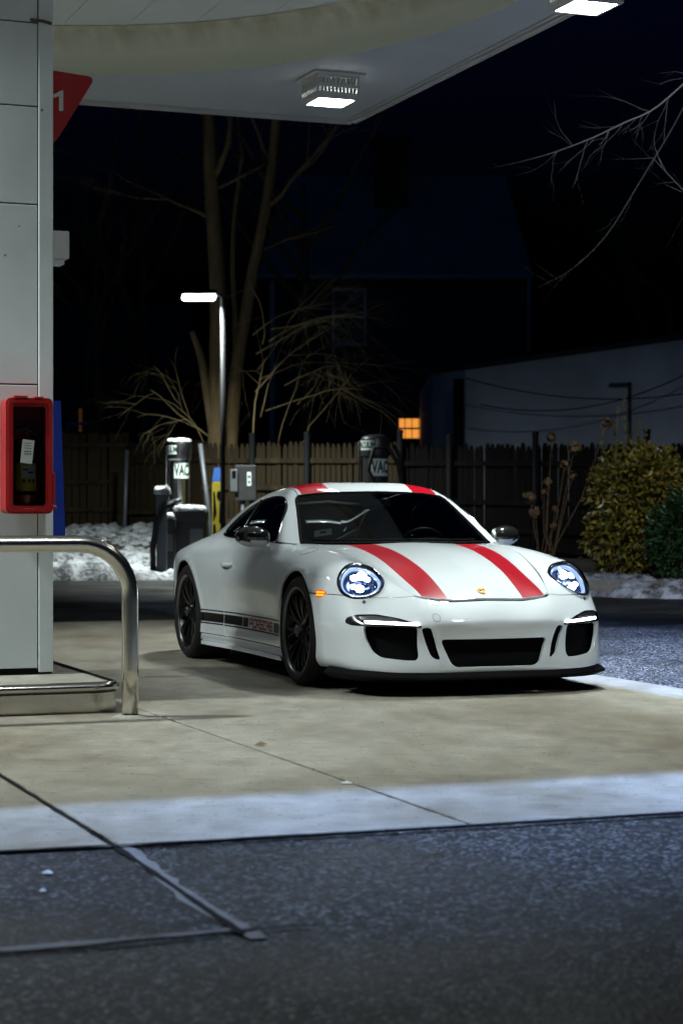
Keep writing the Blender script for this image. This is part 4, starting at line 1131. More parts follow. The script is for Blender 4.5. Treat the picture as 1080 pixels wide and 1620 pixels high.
# overhanging branch at the upper right, caught by the canopy light
def over(label, pix, d, r0, r1, seed, tw):
    root = empty('hanging_branch', at(*pix[0], d)); tag(root, label, 'branch')
    mb = MB(); rnd = random.Random(seed)
    k = len(pix)
    pts = limb(mb, pix, d, [r0 + (r1 - r0) * i / (k - 1) for i in range(k)], 6)
    for i in range(2, len(pts)):
        for _ in range(tw):
            if rnd.random() < .30:
                dr = (pts[i] - pts[i - 1]).normalized()
                dr = Vector((dr.x * .6 + rnd.uniform(-.2, .1), rnd.uniform(-.5, .5), dr.z + rnd.choice((-1, 1)) * rnd.uniform(.4, 1.0))).normalized()
                branch(mb, pts[i], dr, rnd.uniform(.2, .6), .0035, 1, rnd, .3, .7, (1, 2), .001)
    mb.v = [tuple(Vector(v) - root.location) for v in mb.v]
    mb.build('twigs', M_TWIGP, root)
over('long bare branch reaching in from the upper right with pale twigs', [(1120, 95), (1040, 168), (985, 195), (930, 221), (870, 243), (822, 256), (768, 268)], 20.0, .011, .004, 3, 2)
over('bare branch dropping along the right edge of the picture', [(1130, 60), (1075, 180), (1010, 290), (960, 370), (905, 425), (850, 455)], 23.0, .011, .003, 5, 1)
over('short pale bare branch at the right edge of the picture', [(1150, 330), (1100, 318), (1060, 280), (1032, 250)], 18.0, .008, .003, 7, 2)
over('faint bare branch high at the upper right', [(1130, -10), (1050, 60), (960, 110), (880, 128), (820, 170)], 26.0, .012, .003, 11, 1)
# dark trees behind the low building and at the left
def bg_tree(u, d, h, seed, label, evergreen=False, w=2.0):
    x = X(u, d); root = empty('background_tree', (x, d, 0)); tag(root, label, 'tree')
    rnd = random.Random(seed)
    tr = MB().tube([(0, 0, 0), (.1, 0, h * .4), (0, .1, h * .8)], [.22, .15, .06], 8); tr.build('trunk', M_BARK, root)
    if evergreen:
        vs, fs, mi = leaf_mesh((0, 0, h * .62), 5000, w, w, h * .42, .35, seed, -.2, .45)
        f = link('crown', mesh_of('crown', vs, fs, LG, mi), root); f['kind'] = 'stuff'
    else:
        cr = MB()
        for i in range(7):
            a = rnd.uniform(0, 6.28); branch(cr, Vector((0, 0, h * rnd.uniform(.3, .8))), Vector((math.cos(a), math.sin(a) * .5, rnd.uniform(.6, 1.5))).normalized(), h * .35, .09, 3, rnd)
        cr.build('crown', M_BARK, root)
bg_tree(905, 62, 10.5, 61, 'dark dense evergreen behind the low white building', True, 1.9)
bg_tree(800, 74, 12.5, 62, 'dark evergreen beside the house gable', True, 2.0)
bg_tree(1060, 58, 9.0, 63, 'dark tree at the right edge above the low building', False)
bg_tree(150, 55, 11, 64, 'bare dark tree at the far left behind the fence', False)
bg_tree(225, 58, 12, 65, 'bare dark tree left of the lamp post behind the fence', False)
bg_tree(480, 52, 12, 66, 'bare dark tree between the trunks and the house', False)

# ---- dark house with gabled roof
hd = 58.0
M_SIDING = mat('siding_dark', (.05, .055, .065), .7)
M_ROOF = vary(mat('roof_snowy', (.30, .31, .31), .8), 1.5, .2, .05)
M_GUTTER = mat('gutter_grey', (.6, .62, .62), .5)
M_BRICK = vary(mat('chimney_brick', (.05, .03, .025), .9), 9, .3, .05)
M_PANE = mat('pane_dark', (.012, .014, .02), .08, spec=.8)
M_LITPANE = mat('pane_lit', (.5, .25, .08), .4, emit=(1.0, .36, .06), estr=.9)
hs = empty('gabled_house', (X(620, hd), hd, 0)); tag(hs, 'dark two storey house with snowy gable roof and chimney', 'house')
hl = hs.location
def hp(u, v, d=hd): return at(u, v, d) - hl
eave = zt(437, hd); ridge = zt(283, hd + 3.2)
xl, xr = X(428, hd) - hl.x, X(836, hd) - hl.x
ydep = 7.0
MB().add([(xl, 0, -.5), (xr, 0, -.5), (xr, ydep, -.5), (xl, ydep, -.5), (xl, 0, eave), (xr, 0, eave), (xr, ydep, eave), (xl, ydep, eave), (xl, ydep / 2, ridge), (xr, ydep / 2, ridge)],
         [(0, 1, 5, 4), (1, 2, 6, 9, 5), (2, 3, 7, 6), (3, 0, 4, 8, 7)]).build('wall', M_SIDING, hs)
kk = 0
zz_ = .6
while zz_ < eave - .1:
    MB().add([(xl, -.004, zz_), (xr, -.004, zz_), (xr, -.03, zz_ - .005), (xl, -.03, zz_ - .005), (xl, -.004, zz_ - .20), (xr, -.004, zz_ - .20)], [(3, 2, 1, 0), (5, 2, 3, 4)]).build('siding_board', M_SIDING, hs)
    zz_ += .21
ov = .35
xrt = X(735, hd + 3.5) - hl.x; xlt = X(470, hd + 3.5) - hl.x
MB().add([(xl - ov, -ov, eave - .12), (xr + ov * .2, -ov, eave - .12), (xr - .4, ydep / 2, ridge), (xl + .4, ydep / 2, ridge), (xl - ov, -ov, eave + .02), (xr + ov * .2, -ov, eave + .02), (xr - .4, ydep / 2, ridge + .15), (xl + .4, ydep / 2, ridge + .15), (xl - ov, ydep + ov, eave), (xr + ov, ydep + ov, eave)],
         [(4, 5, 6, 7), (0, 1, 5, 4), (3, 2, 1, 0), (7, 6, 9, 8), (0, 4, 7, 8), (1, 9, 6, 5)]).build('roof', M_ROOF, hs)
MB().tube([(xl - ov, -ov - .06, eave - .06), (xr + .1, -ov - .06, eave - .06)], .07, 8).build('gutter', M_GUTTER, hs)
MB().tube([(xr - .02, -ov - .03, eave - .1), (xr - .02, -.12, eave - .45), (xr - .02, -.12, eave - 2.2)], .06, 8).build('downspout', M_GUTTER, hs)
MB().box((xl + .05, -.05, eave / 2), (.14, .08, eave - .3)).build('corner_board', M_GUTTER, hs)
ch = hp(618, 285, hd + 2.6); ct = zt(226, hd + 2.6)
chb = MB().box((ch.x, 2.6, (ch.z - 1.5 + ct) / 2), (1.05, .8, ct - ch.z + 1.5)).build('chimney', M_BRICK, hs)
MB().box((ch.x, 2.6, ct + .05), (1.2, .95, .14)).build('chimney_cap', M_BRICK, chb)
def house_window(par, c, w, h, m, nm='window', frm=M_GUTTER):
    o = MB()
    for q, d in (((0, 0, h / 2), (w + .16, .08, .09)), ((0, 0, -h / 2), (w + .2, .12, .09)), ((-w / 2 - .035, 0, 0), (.07, .08, h)), ((w / 2 + .035, 0, 0), (.07, .08, h)), ((0, .01, 0), (w, .05, .05))): o.box(Vector(c) + Vector(q), d)
    f = o.build(nm, frm, par)
    for s_ in (-1, 1): MB().box(Vector(c) + Vector((0, .02, s_ * h / 4)), (w, .02, h / 2 - .05)).build('pane', m, f)
    return f
c = hp(552, 502); house_window(hs, (c.x, -.08, c.z), .85, 1.6, M_PANE)
c = hp(651, 678); f = house_window(hs, (c.x, -.08, c.z), .74, .66, M_LITPANE, frm=M_SIDING)
for k in (-1, 0, 1): MB().box((c.x + k * .2, -.13, c.z), (.02, .02, .66)).build('window_bar', M_SIDING, f)
c = hp(407, 690); 
# neighbour with lit window at far left
nh = empty('neighbour_house', (X(60, 64), 64, 0)); tag(nh, 'unlit neighbouring house in the dark behind the left fence', 'house')
MB().box((0, 3, 2.6), (9, 6, 6)).build('wall', M_SIDING, nh)
MB().add([(-4.8, -.3, 5.5), (4.8, -.3, 5.5), (4.8, 3, 8.0), (-4.8, 3, 8.0), (4.8, 6.3, 5.5), (-4.8, 6.3, 5.5)], [(0, 1, 2, 3), (3, 2, 4, 5), (0, 3, 5), (1, 4, 2)]).build('roof', M_SIDING, nh)
house_window(nh, (1.4, -.08, 3.2), .8, 1.4, M_PANE); house_window(nh, (-1.4, -.08, 3.2), .8, 1.4, M_PANE)
c = at(128, 665, 64) - nh.location; fw = MB().box((c.x, -.06, c.z), (.10, .04, .75)).build('lit_slit', mat('slit_lit', (.3, .2, .1), .4, emit=(1, .4, .1), estr=.03), nh)

# ---- low white building behind the right fence
wd_ = 47.0
M_STUCCO = vary(mat('white_stucco', (.66, .72, .76), .85), .8, .18, .05)
lbd = empty('white_building', (X(735, wd_), wd_, 0)); tag(lbd, 'low white stucco building behind the fence at the right', 'building')
bl = lbd.location
def wp(u, v, d): return at(u, v, d) - bl
A0 = wp(683, 590, wd_ + 3.0); A1 = wp(736, 583, wd_); A2 = wp(1180, 521, wd_ - 2.0)
vs = [Vector((A0.x, A0.y, -.3)), Vector((A1.x, A1.y, -.3)), Vector((A2.x, A2.y, -.3)), A0, A1, A2, Vector((A2.x, A2.y + 9, -.3)), Vector((A0.x, A0.y + 9, -.3)), A2 + Vector((0, 9, 0)), A0 + Vector((0, 9, 0))]
MB().add(vs, [(0, 1, 4, 3), (1, 2, 5, 4), (2, 6, 8, 5), (7, 0, 3, 9), (3, 4, 5, 8, 9)]).build('wall', M_STUCCO, lbd)
MB().tube([A0 + Vector((0, -.05, .04)), A1 + Vector((0, -.06, .04)), A2 + Vector((0, -.06, .04))], .07, 6).build('coping', M_SIDING, lbd)
c = wp(995, 660, wd_ - 1.35)
fr_ = MB().box((c.x, c.y - .04, c.z + .0), (.08, .06, 1.6)).box((c.x - .22, c.y - .04, c.z + .75), (.50, .06, .07)).build('door_frame', M_SIDING, lbd)
MB().tube([wp(726, 820, wd_ - .6), wp(725, 600, wd_ - .6)], .12, 8).build('drain_pipe', M_POST, lbd)
cab = MB()
for (p, q, sag) in (((735, 598), (1140, 612), 26), ((760, 640), (1140, 560), 40)):
    pts = []
    for i in range(25):
        t = i / 24; pts.append(at(p[0] + (q[0] - p[0]) * t, p[1] + (q[1] - p[1]) * t + sag * 4 * t * (1 - t), wd_ - 3.2))
    o = MB().tube(pts, .013, 5).build('power_cable', M_TRIM); tag(o, 'thin cable sagging %s in front of the white building' % ('low' if sag > 30 else 'high'), 'cable')
# small snow scraps and leaves lying about on the forecourt
for (u, v, s_, lab) in ((548, 1240, .022, 'small bright scrap on the lit concrete strip'), (76, 1379, .020, 'small pale scrap on the dark asphalt patch'), (68, 1408, .010, 'tiny pale fleck on the dark asphalt patch')):
    p = ground(u, v); rnd = random.Random(u)
    vs = [(p.x + s_ * math.cos(a) * rnd.uniform(.6, 1.2), p.y + 1.3 * s_ * math.sin(a) * rnd.uniform(.6, 1.2), .004 if v < 1300 else -.002) for a in np.linspace(0, 6.28, 8, endpoint=False)]
    o = link('paper_scrap', mesh_of('paper_scrap', vs + [(p.x, p.y, vs[0][2] + .008)], [(i, (i + 1) % 8, 8) for i in range(8)], M_PAPER)); tag(o, lab, 'litter')
p = ground(412, 1180)
o = MB().add([(p.x - .03, p.y, .004), (p.x, p.y - .02, .012), (p.x + .035, p.y + .01, .006), (p.x, p.y + .03, .018)], [(0, 1, 2, 3)]).build('fallen_leaf', M_DRY); tag(o, 'brown fallen leaf lying on the concrete joint', 'leaf')
# ================================================================== the sports car
# local axes: x forward (0 = front axle), y to the car's left, z up.  The skin is one implicit
# surface; every body panel is a trimmed piece of it with real gaps, returns and holes.
def pchip(xk, yk, x):
    xk = np.asarray(xk, float); yk = np.asarray(yk, float)
    if xk[0] > xk[-1]: xk = xk[::-1]; yk = yk[::-1]
    h = np.diff(xk); d = np.diff(yk) / h
    m = np.zeros_like(yk)
    for i in range(1, len(xk) - 1):
        if d[i - 1] * d[i] > 0:
            w1 = 2 * h[i] + h[i - 1]; w2 = h[i] + 2 * h[i - 1]
            m[i] = (w1 + w2) / (w1 / d[i - 1] + w2 / d[i])
    m[0] = d[0]; m[-1] = d[-1]
    x = np.asarray(x, float)
    i = np.clip(np.searchsorted(xk, x) - 1, 0, len(h) - 1)
    t = np.clip((x - xk[i]) / h[i], -.2, 1.2)
    t2, t3 = t * t, t * t * t
    return (2 * t3 - 3 * t2 + 1) * yk[i] + (t3 - 2 * t2 + t) * h[i] * m[i] + (-2 * t3 + 3 * t2) * yk[i + 1] + (t3 - t2) * h[i] * m[i + 1]

def blur(a, sig, axis=0):
    if sig <= 0: return a
    r = int(3 * sig) + 1
    k = np.exp(-.5 * (np.arange(-r, r + 1) / sig) ** 2); k /= k.sum()
    a = np.moveaxis(a, axis, 0)
    # reflect about the end values so that slopes survive at the ends
    lo = 2 * a[0] - a[1:r + 1][::-1]; hi = 2 * a[-1] - a[-r - 1:-1][::-1]
    p = np.concatenate([lo, a, hi])
    out = sum(k[i] * p[i:i + len(a)] for i in range(2 * r + 1))
    return np.moveaxis(out, 0, axis)

class Tab:
    """smooth tabulated 1-D function"""
    def __init__(s, xk, yk, sig=.03, lo=None, hi=None, n=1500):
        lo = min(xk) if lo is None else lo; hi = max(xk) if hi is None else hi
        s.x = np.linspace(lo, hi, n)
        s.y = blur(pchip(xk, yk, s.x), sig / (s.x[1] - s.x[0]))
    def __call__(s, x): return np.interp(x, s.x, s.y)

def smax(a, b, k):
    h = np.maximum(k - np.abs(a - b), 0) / k
    return np.maximum(a, b) + h * h * h * k / 6
def smin(a, b, k): return -smax(-a, -b, k)

X0, X1 = -3.62, 1.06
XS = np.linspace(X0, X1, 469)
KX  = [ 1.05,  .95,  .85,  .75,  .65,  .55,  .45,  .30,  .10, -.10, -.30, -.60, -1.0, -1.4, -1.8, -2.1, -2.45, -2.8, -3.1, -3.3, -3.5, -3.62]
KW  = [ .72,  .77,  .812,  .838,  .855, .870, .884, .896, .900, .898, .890, .876, .868, .870, .892, .918, .936,  .928, .890, .845, .74, .62]
KZF = [ .33,  .38,  .440,  .525,  .648, .742, .772, .788, .814, .832, .843, .848, .850, .852, .860, .868, .868,  .845, .80,  .75,  .68, .62]
KYF = [ .60,  .64,  .66,  .672,  .680, .684, .686, .690, .700, .710, .720, .740, .760, .765, .760, .755, .750,  .715, .67,  .62,  .55, .48]
KZC = [ .40,  .50,  .574, .622,  .666, .706, .738, .782, .826, .855, .872, .878, .876, .870, .870, .870, .870,  .865, .83,  .78,  .70, .63]
KYV = [ .38,  .42,  .45,  .47,   .485, .495, .505, .525, .550, .570, .590, .600, .60,  .60,  .60,  .58,  .56,   .54,  .50,  .46, .42, .38]
KVD = [ .00,  .002, .004, .010,  .016, .018, .017, .014, .010, .006, .003, .0,   .0,   .0,   .0,   .0,   .0,    .0,   .0,   .0,  .0,  .0]
def _k(a, sig=.045):
    return blur(pchip(KX, a, XS), sig / (XS[1] - XS[0]))
W_, ZF_, YF_, ZC_, YV_, VD_ = (_k(a) for a in (KW, KZF, KYF, KZC, KYV, KVD))
TUCK = _k([0, 0, 0, 0, 0, 0, 0, 0, .0, .002, .010, .022, .030, .030, .020, .006, .0, 0, 0, 0, 0, 0], .08)
EIN = _k([0, .03, .045, .058, .055, .042, .026, .010, 0, 0, 0, 0, 0, 0, 0, 0, 0, 0, 0, 0, 0, 0], .05)
ZO = .33
TH = np.radians(np.linspace(-90, 90, 721))

def nat_spline(t, y, tq):
    n = len(t); h = np.diff(t)
    A = np.zeros((n, n)); b = np.zeros((n,) + y.shape[1:])
    A[0, 0] = A[-1, -1] = 1
    for i in range(1, n - 1):
        A[i, i - 1] = h[i - 1]; A[i, i] = 2 * (h[i - 1] + h[i]); A[i, i + 1] = h[i]
        b[i] = 6 * ((y[i + 1] - y[i]) / h[i] - (y[i] - y[i - 1]) / h[i - 1])
    M = np.linalg.solve(A, b)
    i = np.clip(np.searchsorted(t, tq) - 1, 0, n - 2)
    d = (tq - t[i])[:, None]; e = (t[i + 1] - tq)[:, None]; hh = h[i][:, None]
    return (M[i] * e ** 3 + M[i + 1] * d ** 3) / (6 * hh) + (y[i] / hh - M[i] * hh / 6) * e + (y[i + 1] / hh - M[i + 1] * hh / 6) * d

def _sections():
    Rt = np.zeros((len(XS), len(TH)))
    for i, x in enumerate(XS):
        W, zf, yf, zc, yv, vd, tk = W_[i], ZF_[i], YF_[i], ZC_[i], YV_[i], VD_[i], TUCK[i]
        hi = min(1.0, max(.35, (zf - .36) / .45))
        zlow = .12
        mid = .12 + (zf - .12) * .42
        upp = .12 + (zf - .12) * .66
        edge = .12 + (zf - .12) * .875
        zv = (zf * .5 + zc * .5) * (1 - min(1, vd / .002)) + (zc - .016 - vd) * min(1, vd / .002)
        P = [(0, zlow - .01), (W * .55, zlow - .008), (W - .10, zlow), (W - .030, zlow + .045), (W - .016 - .5 * tk, .12 + (zf - .12) * .22),
             (W - .004 - tk, mid), (W - .45 * EIN[i], upp), (W - .035 - EIN[i], edge), (yf, zf), (yv, zv), (.30, zc - .012), (0, zc)]
        P = [(-p[0], p[1]) for p in P[1:3]][::-1] + P + [(-.30, zc - .012)]
        P = np.array(P)
        t = np.concatenate([[0], np.cumsum(np.sqrt(np.linalg.norm(np.diff(P, axis=0), axis=1)))])
        C = nat_spline(t, P, np.linspace(t[1], t[-1], 900))
        th = np.arctan2(C[:, 1] - ZO, C[:, 0]); r = np.hypot(C[:, 0], C[:, 1] - ZO)
        ok = (C[:, 0] > -.02)
        th, r = th[ok], r[ok]
        o = np.argsort(th)
        Rt[i] = np.interp(TH, th[o], r[o])
    Rt = blur(Rt, 5.0, 1)
    Rt = blur(Rt, 2.5, 0)
    return Rt
RT = _sections()

def low_r(x, th):
    fx = np.clip((x - XS[0]) / (XS[1] - XS[0]), 0, len(XS) - 1.001); ix = fx.astype(int); fx = fx - ix
    ft = np.clip((th - TH[0]) / (TH[1] - TH[0]), 0, len(TH) - 1.001); it = ft.astype(int); ft = ft - it
    return (RT[ix, it] * (1 - fx) + RT[ix + 1, it] * fx) * (1 - ft) + (RT[ix, it + 1] * (1 - fx) + RT[ix + 1, it + 1] * fx) * ft

PN = Tab([0, .2, .35, .5, .6, .7, .78, .84, .88, .92, 1.1], [1.022, 1.018, 1.004, .976, .944, .890, .815, .715, .59, .42, -.4], .035)
QN = Tab([0, .10, .16, .22, .30, .38, .44, .50, .55, .60, .70, .85], [.03, .015, .002, .012, .026, .018, 0, .006, .025, .055, .14, .30], .016)
PR = Tab([0, .3, .5, .65, .75, .82, .88, .95], [-3.50, -3.48, -3.43, -3.36, -3.27, -3.15, -2.98, -2.6], .04)
QR = Tab([.1, .2, .3, .5, .65, .75, .9], [.14, .09, .05, .0, .01, .04, .10], .03)
XW = Tab([.70, .80, .865, .95, 1.05, 1.15, 1.207, 1.26, 1.40], [.02, -.20, -.335, -.492, -.680, -.876, -1.0, -1.14, -1.60], .02)
ZR = Tab([-.3, -.6, -.9, -1.05, -1.2, -1.4, -1.6, -1.8, -2.0, -2.3, -2.6, -2.9, -3.1, -3.3, -3.6],
         [1.20, 1.215, 1.243, 1.259, 1.268, 1.270, 1.259, 1.235, 1.200, 1.128, 1.035, .935, .870, .80, .68], .07)
WB = Tab([-.2, -.4, -.7, -1.2, -1.6, -2.0, -2.4, -2.8, -3.1, -3.6], [.735, .755, .775, .785, .780, .755, .705, .63, .55, .40], .08)
KB = Tab([0, -1.4, -1.7, -2.1, -2.5, -3.6], [.03, .035, .06, .13, .20, .22], .06)
KR = Tab([0, -1.0, -1.5, -2.0, -2.6, -3.6], [.10, .10, .11, .15, .22, .25], .06)
ARCH = [(0.0, .335, .368), (-2.457, .340, .372)]     # wheel arches: centre x, z, radius

def F(p):
    x, y, z = p[:, 0], np.abs(p[:, 1]), p[:, 2]
    th = np.arctan2(z - ZO, y); rho = np.hypot(y, z - ZO)
    low = rho - low_r(x, th)
    for ax, az, ar in ARCH:
        r = np.hypot(x - ax, z - az)
        low = low - .010 * np.exp(-((r - ar - .012) / .026) ** 2) * np.clip((y - .6) / .15, 0, 1)
    # creases running down from the hood corners past the slits
    rid = .008 * np.exp(-((y - (.335 + .30 * (z - .2))) / .020) ** 2) * np.clip((z - .17) / .06, 0, 1) * np.clip((.57 - z) / .10, 0, 1)
    low = smax(low, (x - PN(y) + QN(z) - rid) * .9, .09)
    # rounded end of the fender that carries the headlight
    low = smin(low, np.sqrt((x - .4471) ** 2 + (y - .6470) ** 2 + (z - .5470) ** 2) - .2050 + 2.5 * np.maximum(.55 - y, 0), .03)
    low = smax(low, (PR(y) + QR(z) - x) * .9, .10)
    dz = np.maximum(z - .86, -.05)
    wc = WB(x) - .50 * dz - .45 * dz * np.abs(dz)
    side = (y - wc) * .86
    roof = (z - ZR(x) + .12 * y * y + .10 * y ** 4) * .95
    # twin shallow ridges of the roof skin
    roof = roof - .006 * np.exp(-((y - .27) / .12) ** 2) * np.clip((-.95 - x) / .25, 0, 1)
    wind = (x - XW(z) + .55 * y * y) * .46
    cab = smax(smax(smax(roof, side, KR(x)), wind, .035), .74 - z, .10)
    return smin(low, cab, KB(x))

def grad(p, e=.004):
    g = np.stack([F(p + np.eye(3)[i] * e) - F(p - np.eye(3)[i] * e) for i in range(3)], 1)
    return g / np.maximum(np.linalg.norm(g, axis=1, keepdims=True), 1e-9)

def hit(o, d, tmax=2.4, n=240):
    """first crossing from outside along the rays"""
    o = np.asarray(o, float); d = np.asarray(d, float)
    lo = np.zeros(len(o)); hi = np.full(len(o), tmax); found = np.zeros(len(o), bool)
    ts = np.linspace(0, tmax, n)
    for a, b in zip(ts[:-1], ts[1:]):
        idx = np.where(~found)[0]
        if not len(idx): break
        f = F(o[idx] + d[idx] * b)
        s = idx[f < 0]
        lo[s] = a; hi[s] = b; found[s] = True
    for _ in range(22):
        m = (lo + hi) / 2
        neg = F(o + d * m[:, None]) < 0
        hi = np.where(neg, m, hi); lo = np.where(neg, lo, m)
    return o + d * ((lo + hi) / 2)[:, None]

def view(kind, ab):
    ab = np.asarray(ab, float)
    n = len(ab); a, b = ab[:, 0], ab[:, 1]
    z_, o_ = np.zeros(n), np.ones(n)
    if kind == 's': return hit(np.stack([a, o_ * 1.25, b], 1), np.stack([z_, -o_, z_], 1), 1.25)
    if kind == 't': return hit(np.stack([a, b, o_ * 1.5], 1), np.stack([z_, z_, -o_], 1), 1.5)
    if kind == 'f': return hit(np.stack([o_ * 1.3, a, b], 1), np.stack([-o_, z_, z_], 1), 2.0)
    if kind == 'r': return hit(np.stack([-o_ * 4.0, a, b], 1), np.stack([o_, z_, z_], 1), 2.5)

class DS:   # side and top, unrolled about the car's long axis
    K = .62
    @staticmethod
    def fwd(P): return np.stack([P[:, 0], np.arctan2(P[:, 2] - ZO, P[:, 1]) * DS.K], 1)
    @staticmethod
    def inv(q):
        t = q[:, 1] / DS.K; d = np.stack([np.zeros(len(q)), np.cos(t), np.sin(t)], 1)
        o = d * 1.5; o[:, 0] = q[:, 0]; o[:, 2] += ZO
        return hit(o, -d, 1.45)
class DT:   # plan
    @staticmethod
    def fwd(P): return P[:, :2].copy()
    @staticmethod
    def inv(q): return view('t', q)
class DB:   # front bumper, unrolled about a vertical axis
    K = .85; XA = .05
    @staticmethod
    def fwd(P): return np.stack([np.arctan2(P[:, 1], P[:, 0] - DB.XA) * DB.K, P[:, 2]], 1)
    @staticmethod
    def inv(q):
        t = q[:, 0] / DB.K; d = np.stack([np.cos(t), np.sin(t), np.zeros(len(q))], 1)
        o = d * 1.4; o[:, 0] += DB.XA; o[:, 2] = q[:, 1]
        return hit(o, -d, 1.38)
class DR:   # rear
    K = .85; XA = -2.6
    @staticmethod
    def fwd(P): return np.stack([np.arctan2(P[:, 1], -(P[:, 0] - DR.XA)) * DR.K, P[:, 2]], 1)
    @staticmethod
    def inv(q):
        t = q[:, 0] / DR.K; d = np.stack([-np.cos(t), np.sin(t), np.zeros(len(q))], 1)
        o = d * 1.4; o[:, 0] += DR.XA; o[:, 2] = q[:, 1]
        return hit(o, -d, 1.38)
class DY:   # side elevation
    @staticmethod
    def fwd(P): return np.stack([P[:, 0], P[:, 2]], 1)
    @staticmethod
    def inv(q): return view('s', q)

def crom(pts, step=.012, closed=False):
    """Catmull-Rom through 2-D points, resampled"""
    p = np.asarray(pts, float); n = len(p)
    if n == 2 and not closed:
        m = max(2, int(np.linalg.norm(p[1] - p[0]) / step) + 1)
        return p[0] + (p[1] - p[0]) * np.linspace(0, 1, m)[:, None]
    out = []
    for i in range(n if closed else n - 1):
        if closed: a, b, c, d = p[(i - 1) % n], p[i], p[(i + 1) % n], p[(i + 2) % n]
        else: a, b, c, d = p[max(i - 1, 0)], p[i], p[i + 1], p[min(i + 2, n - 1)]
        m = max(2, int(np.linalg.norm(c - b) / step) + 1)
        t = np.linspace(0, 1, m, endpoint=False)[:, None]
        out.append(.5 * (2 * b + (c - a) * t + (2 * a - 5 * b + 4 * c - d) * t ** 2 + (3 * b - a - 3 * c + d) * t ** 3))
    o = np.concatenate(out)
    return o if closed else np.concatenate([o, p[-1:]])

def dens(poly, step=.012):
    p = np.asarray(poly, float); out = []
    for i in range(len(p)):
        a, b = p[i], p[(i + 1) % len(p)]
        m = max(1, int(np.ceil(np.linalg.norm(b - a) / step)))
        out.append(a + (b - a) * (np.arange(m) / m)[:, None])
    return np.concatenate(out)

def loop(dom, segs, step=.012, mirror=None):
    """segs: [(view, points)] chained -> closed 2-D loop in the panel's domain"""
    out = []
    for v, pts in segs:
        P = view(v, crom(pts, step)) if v in 'stfr' else np.asarray(pts, float)
        out.append(dom.fwd(P))
    q = np.concatenate(out)
    if mirror is not None:
        m = q[::-1].copy(); m[:, mirror] *= -1
        q = np.concatenate([q, m])
    keep = [0]
    for i in range(1, len(q)):
        if np.linalg.norm(q[i] - q[keep[-1]]) > .003: keep.append(i)
    if np.linalg.norm(q[keep[-1]] - q[keep[0]]) < .003: keep.pop()
    return q[keep]

def area2(q):
    a, b = q, np.roll(q, -1, 0)
    return .5 * np.sum(a[:, 0] * b[:, 1] - b[:, 0] * a[:, 1])

def inset(q, g):
    if abs(g) < 1e-9: return q
    s = 1 if area2(q) > 0 else -1
    e = np.roll(q, -1, 0) - q; e /= np.maximum(np.linalg.norm(e, axis=1, keepdims=True), 1e-9)
    n = np.stack([-e[:, 1], e[:, 0]], 1) * s
    m = n + np.roll(n, 1, 0); l = np.linalg.norm(m, axis=1, keepdims=True)
    m = m / np.maximum(l, .5)
    c = np.maximum(np.sum(m * n, axis=1, keepdims=True), .5)
    return q + m / c * g

def inside(q, pts):
    x, y = pts[:, 0], pts[:, 1]
    r = np.zeros(len(pts), bool)
    a = q; b = np.roll(q, -1, 0)
    for (x1, y1), (x2, y2) in zip(a, b):
        if y1 == y2: continue
        c = ((y1 > y) != (y2 > y))
        r ^= c & (x < (x2 - x1) * (y - y1) / (y2 - y1) + x1)
    return r

def bdist(q, pts):
    a = q; b = np.roll(q, -1, 0)
    best = np.full(len(pts), 9.)
    for p, r in zip(a, b):
        d = r - p; L = max(d @ d, 1e-12)
        t = np.clip(((pts - p) @ d) / L, 0, 1)[:, None]
        best = np.minimum(best, np.linalg.norm(pts - p - t * d, axis=1))
    return best

def trim(dom, outer, holes=(), zones=(), gap=.0030, step=.022, lines=()):
    outer = inset(outer, gap)
    loops = [outer] + list(holes) + list(zones)
    lo, hi = outer.min(0), outer.max(0)
    gx, gy = np.meshgrid(np.arange(lo[0], hi[0], step), np.arange(lo[1], hi[1], step), indexing='ij')
    g = np.stack([gx.ravel(), gy.ravel()], 1)
    g = g[inside(outer, g)]
    for L in loops:
        if len(g): g = g[bdist(L, g) > step * .5]
    vs, es, b = [], [], 0
    for L in loops:
        vs.append(L); es += [(b + i, b + (i + 1) % len(L)) for i in range(len(L))]; b += len(L)
    vs.append(g)
    V = np.concatenate(vs)
    rv, _, rf, *_ = delaunay_2d_cdt([Vector(v) for v in V], es, [], 0, 1e-6)
    V = np.array([tuple(v) for v in rv]); T = np.array([f for f in rf])
    c = V[T].mean(1)
    ok = inside(outer, c)
    for h in holes: ok &= ~inside(h, c)
    T = T[ok]; c = c[ok]
    mi = np.zeros(len(T), int)
    for z in zones: mi[inside(z, c)] = 1
    used = np.unique(T); re = -np.ones(len(V), int); re[used] = np.arange(len(used))
    return V[used], re[T], mi

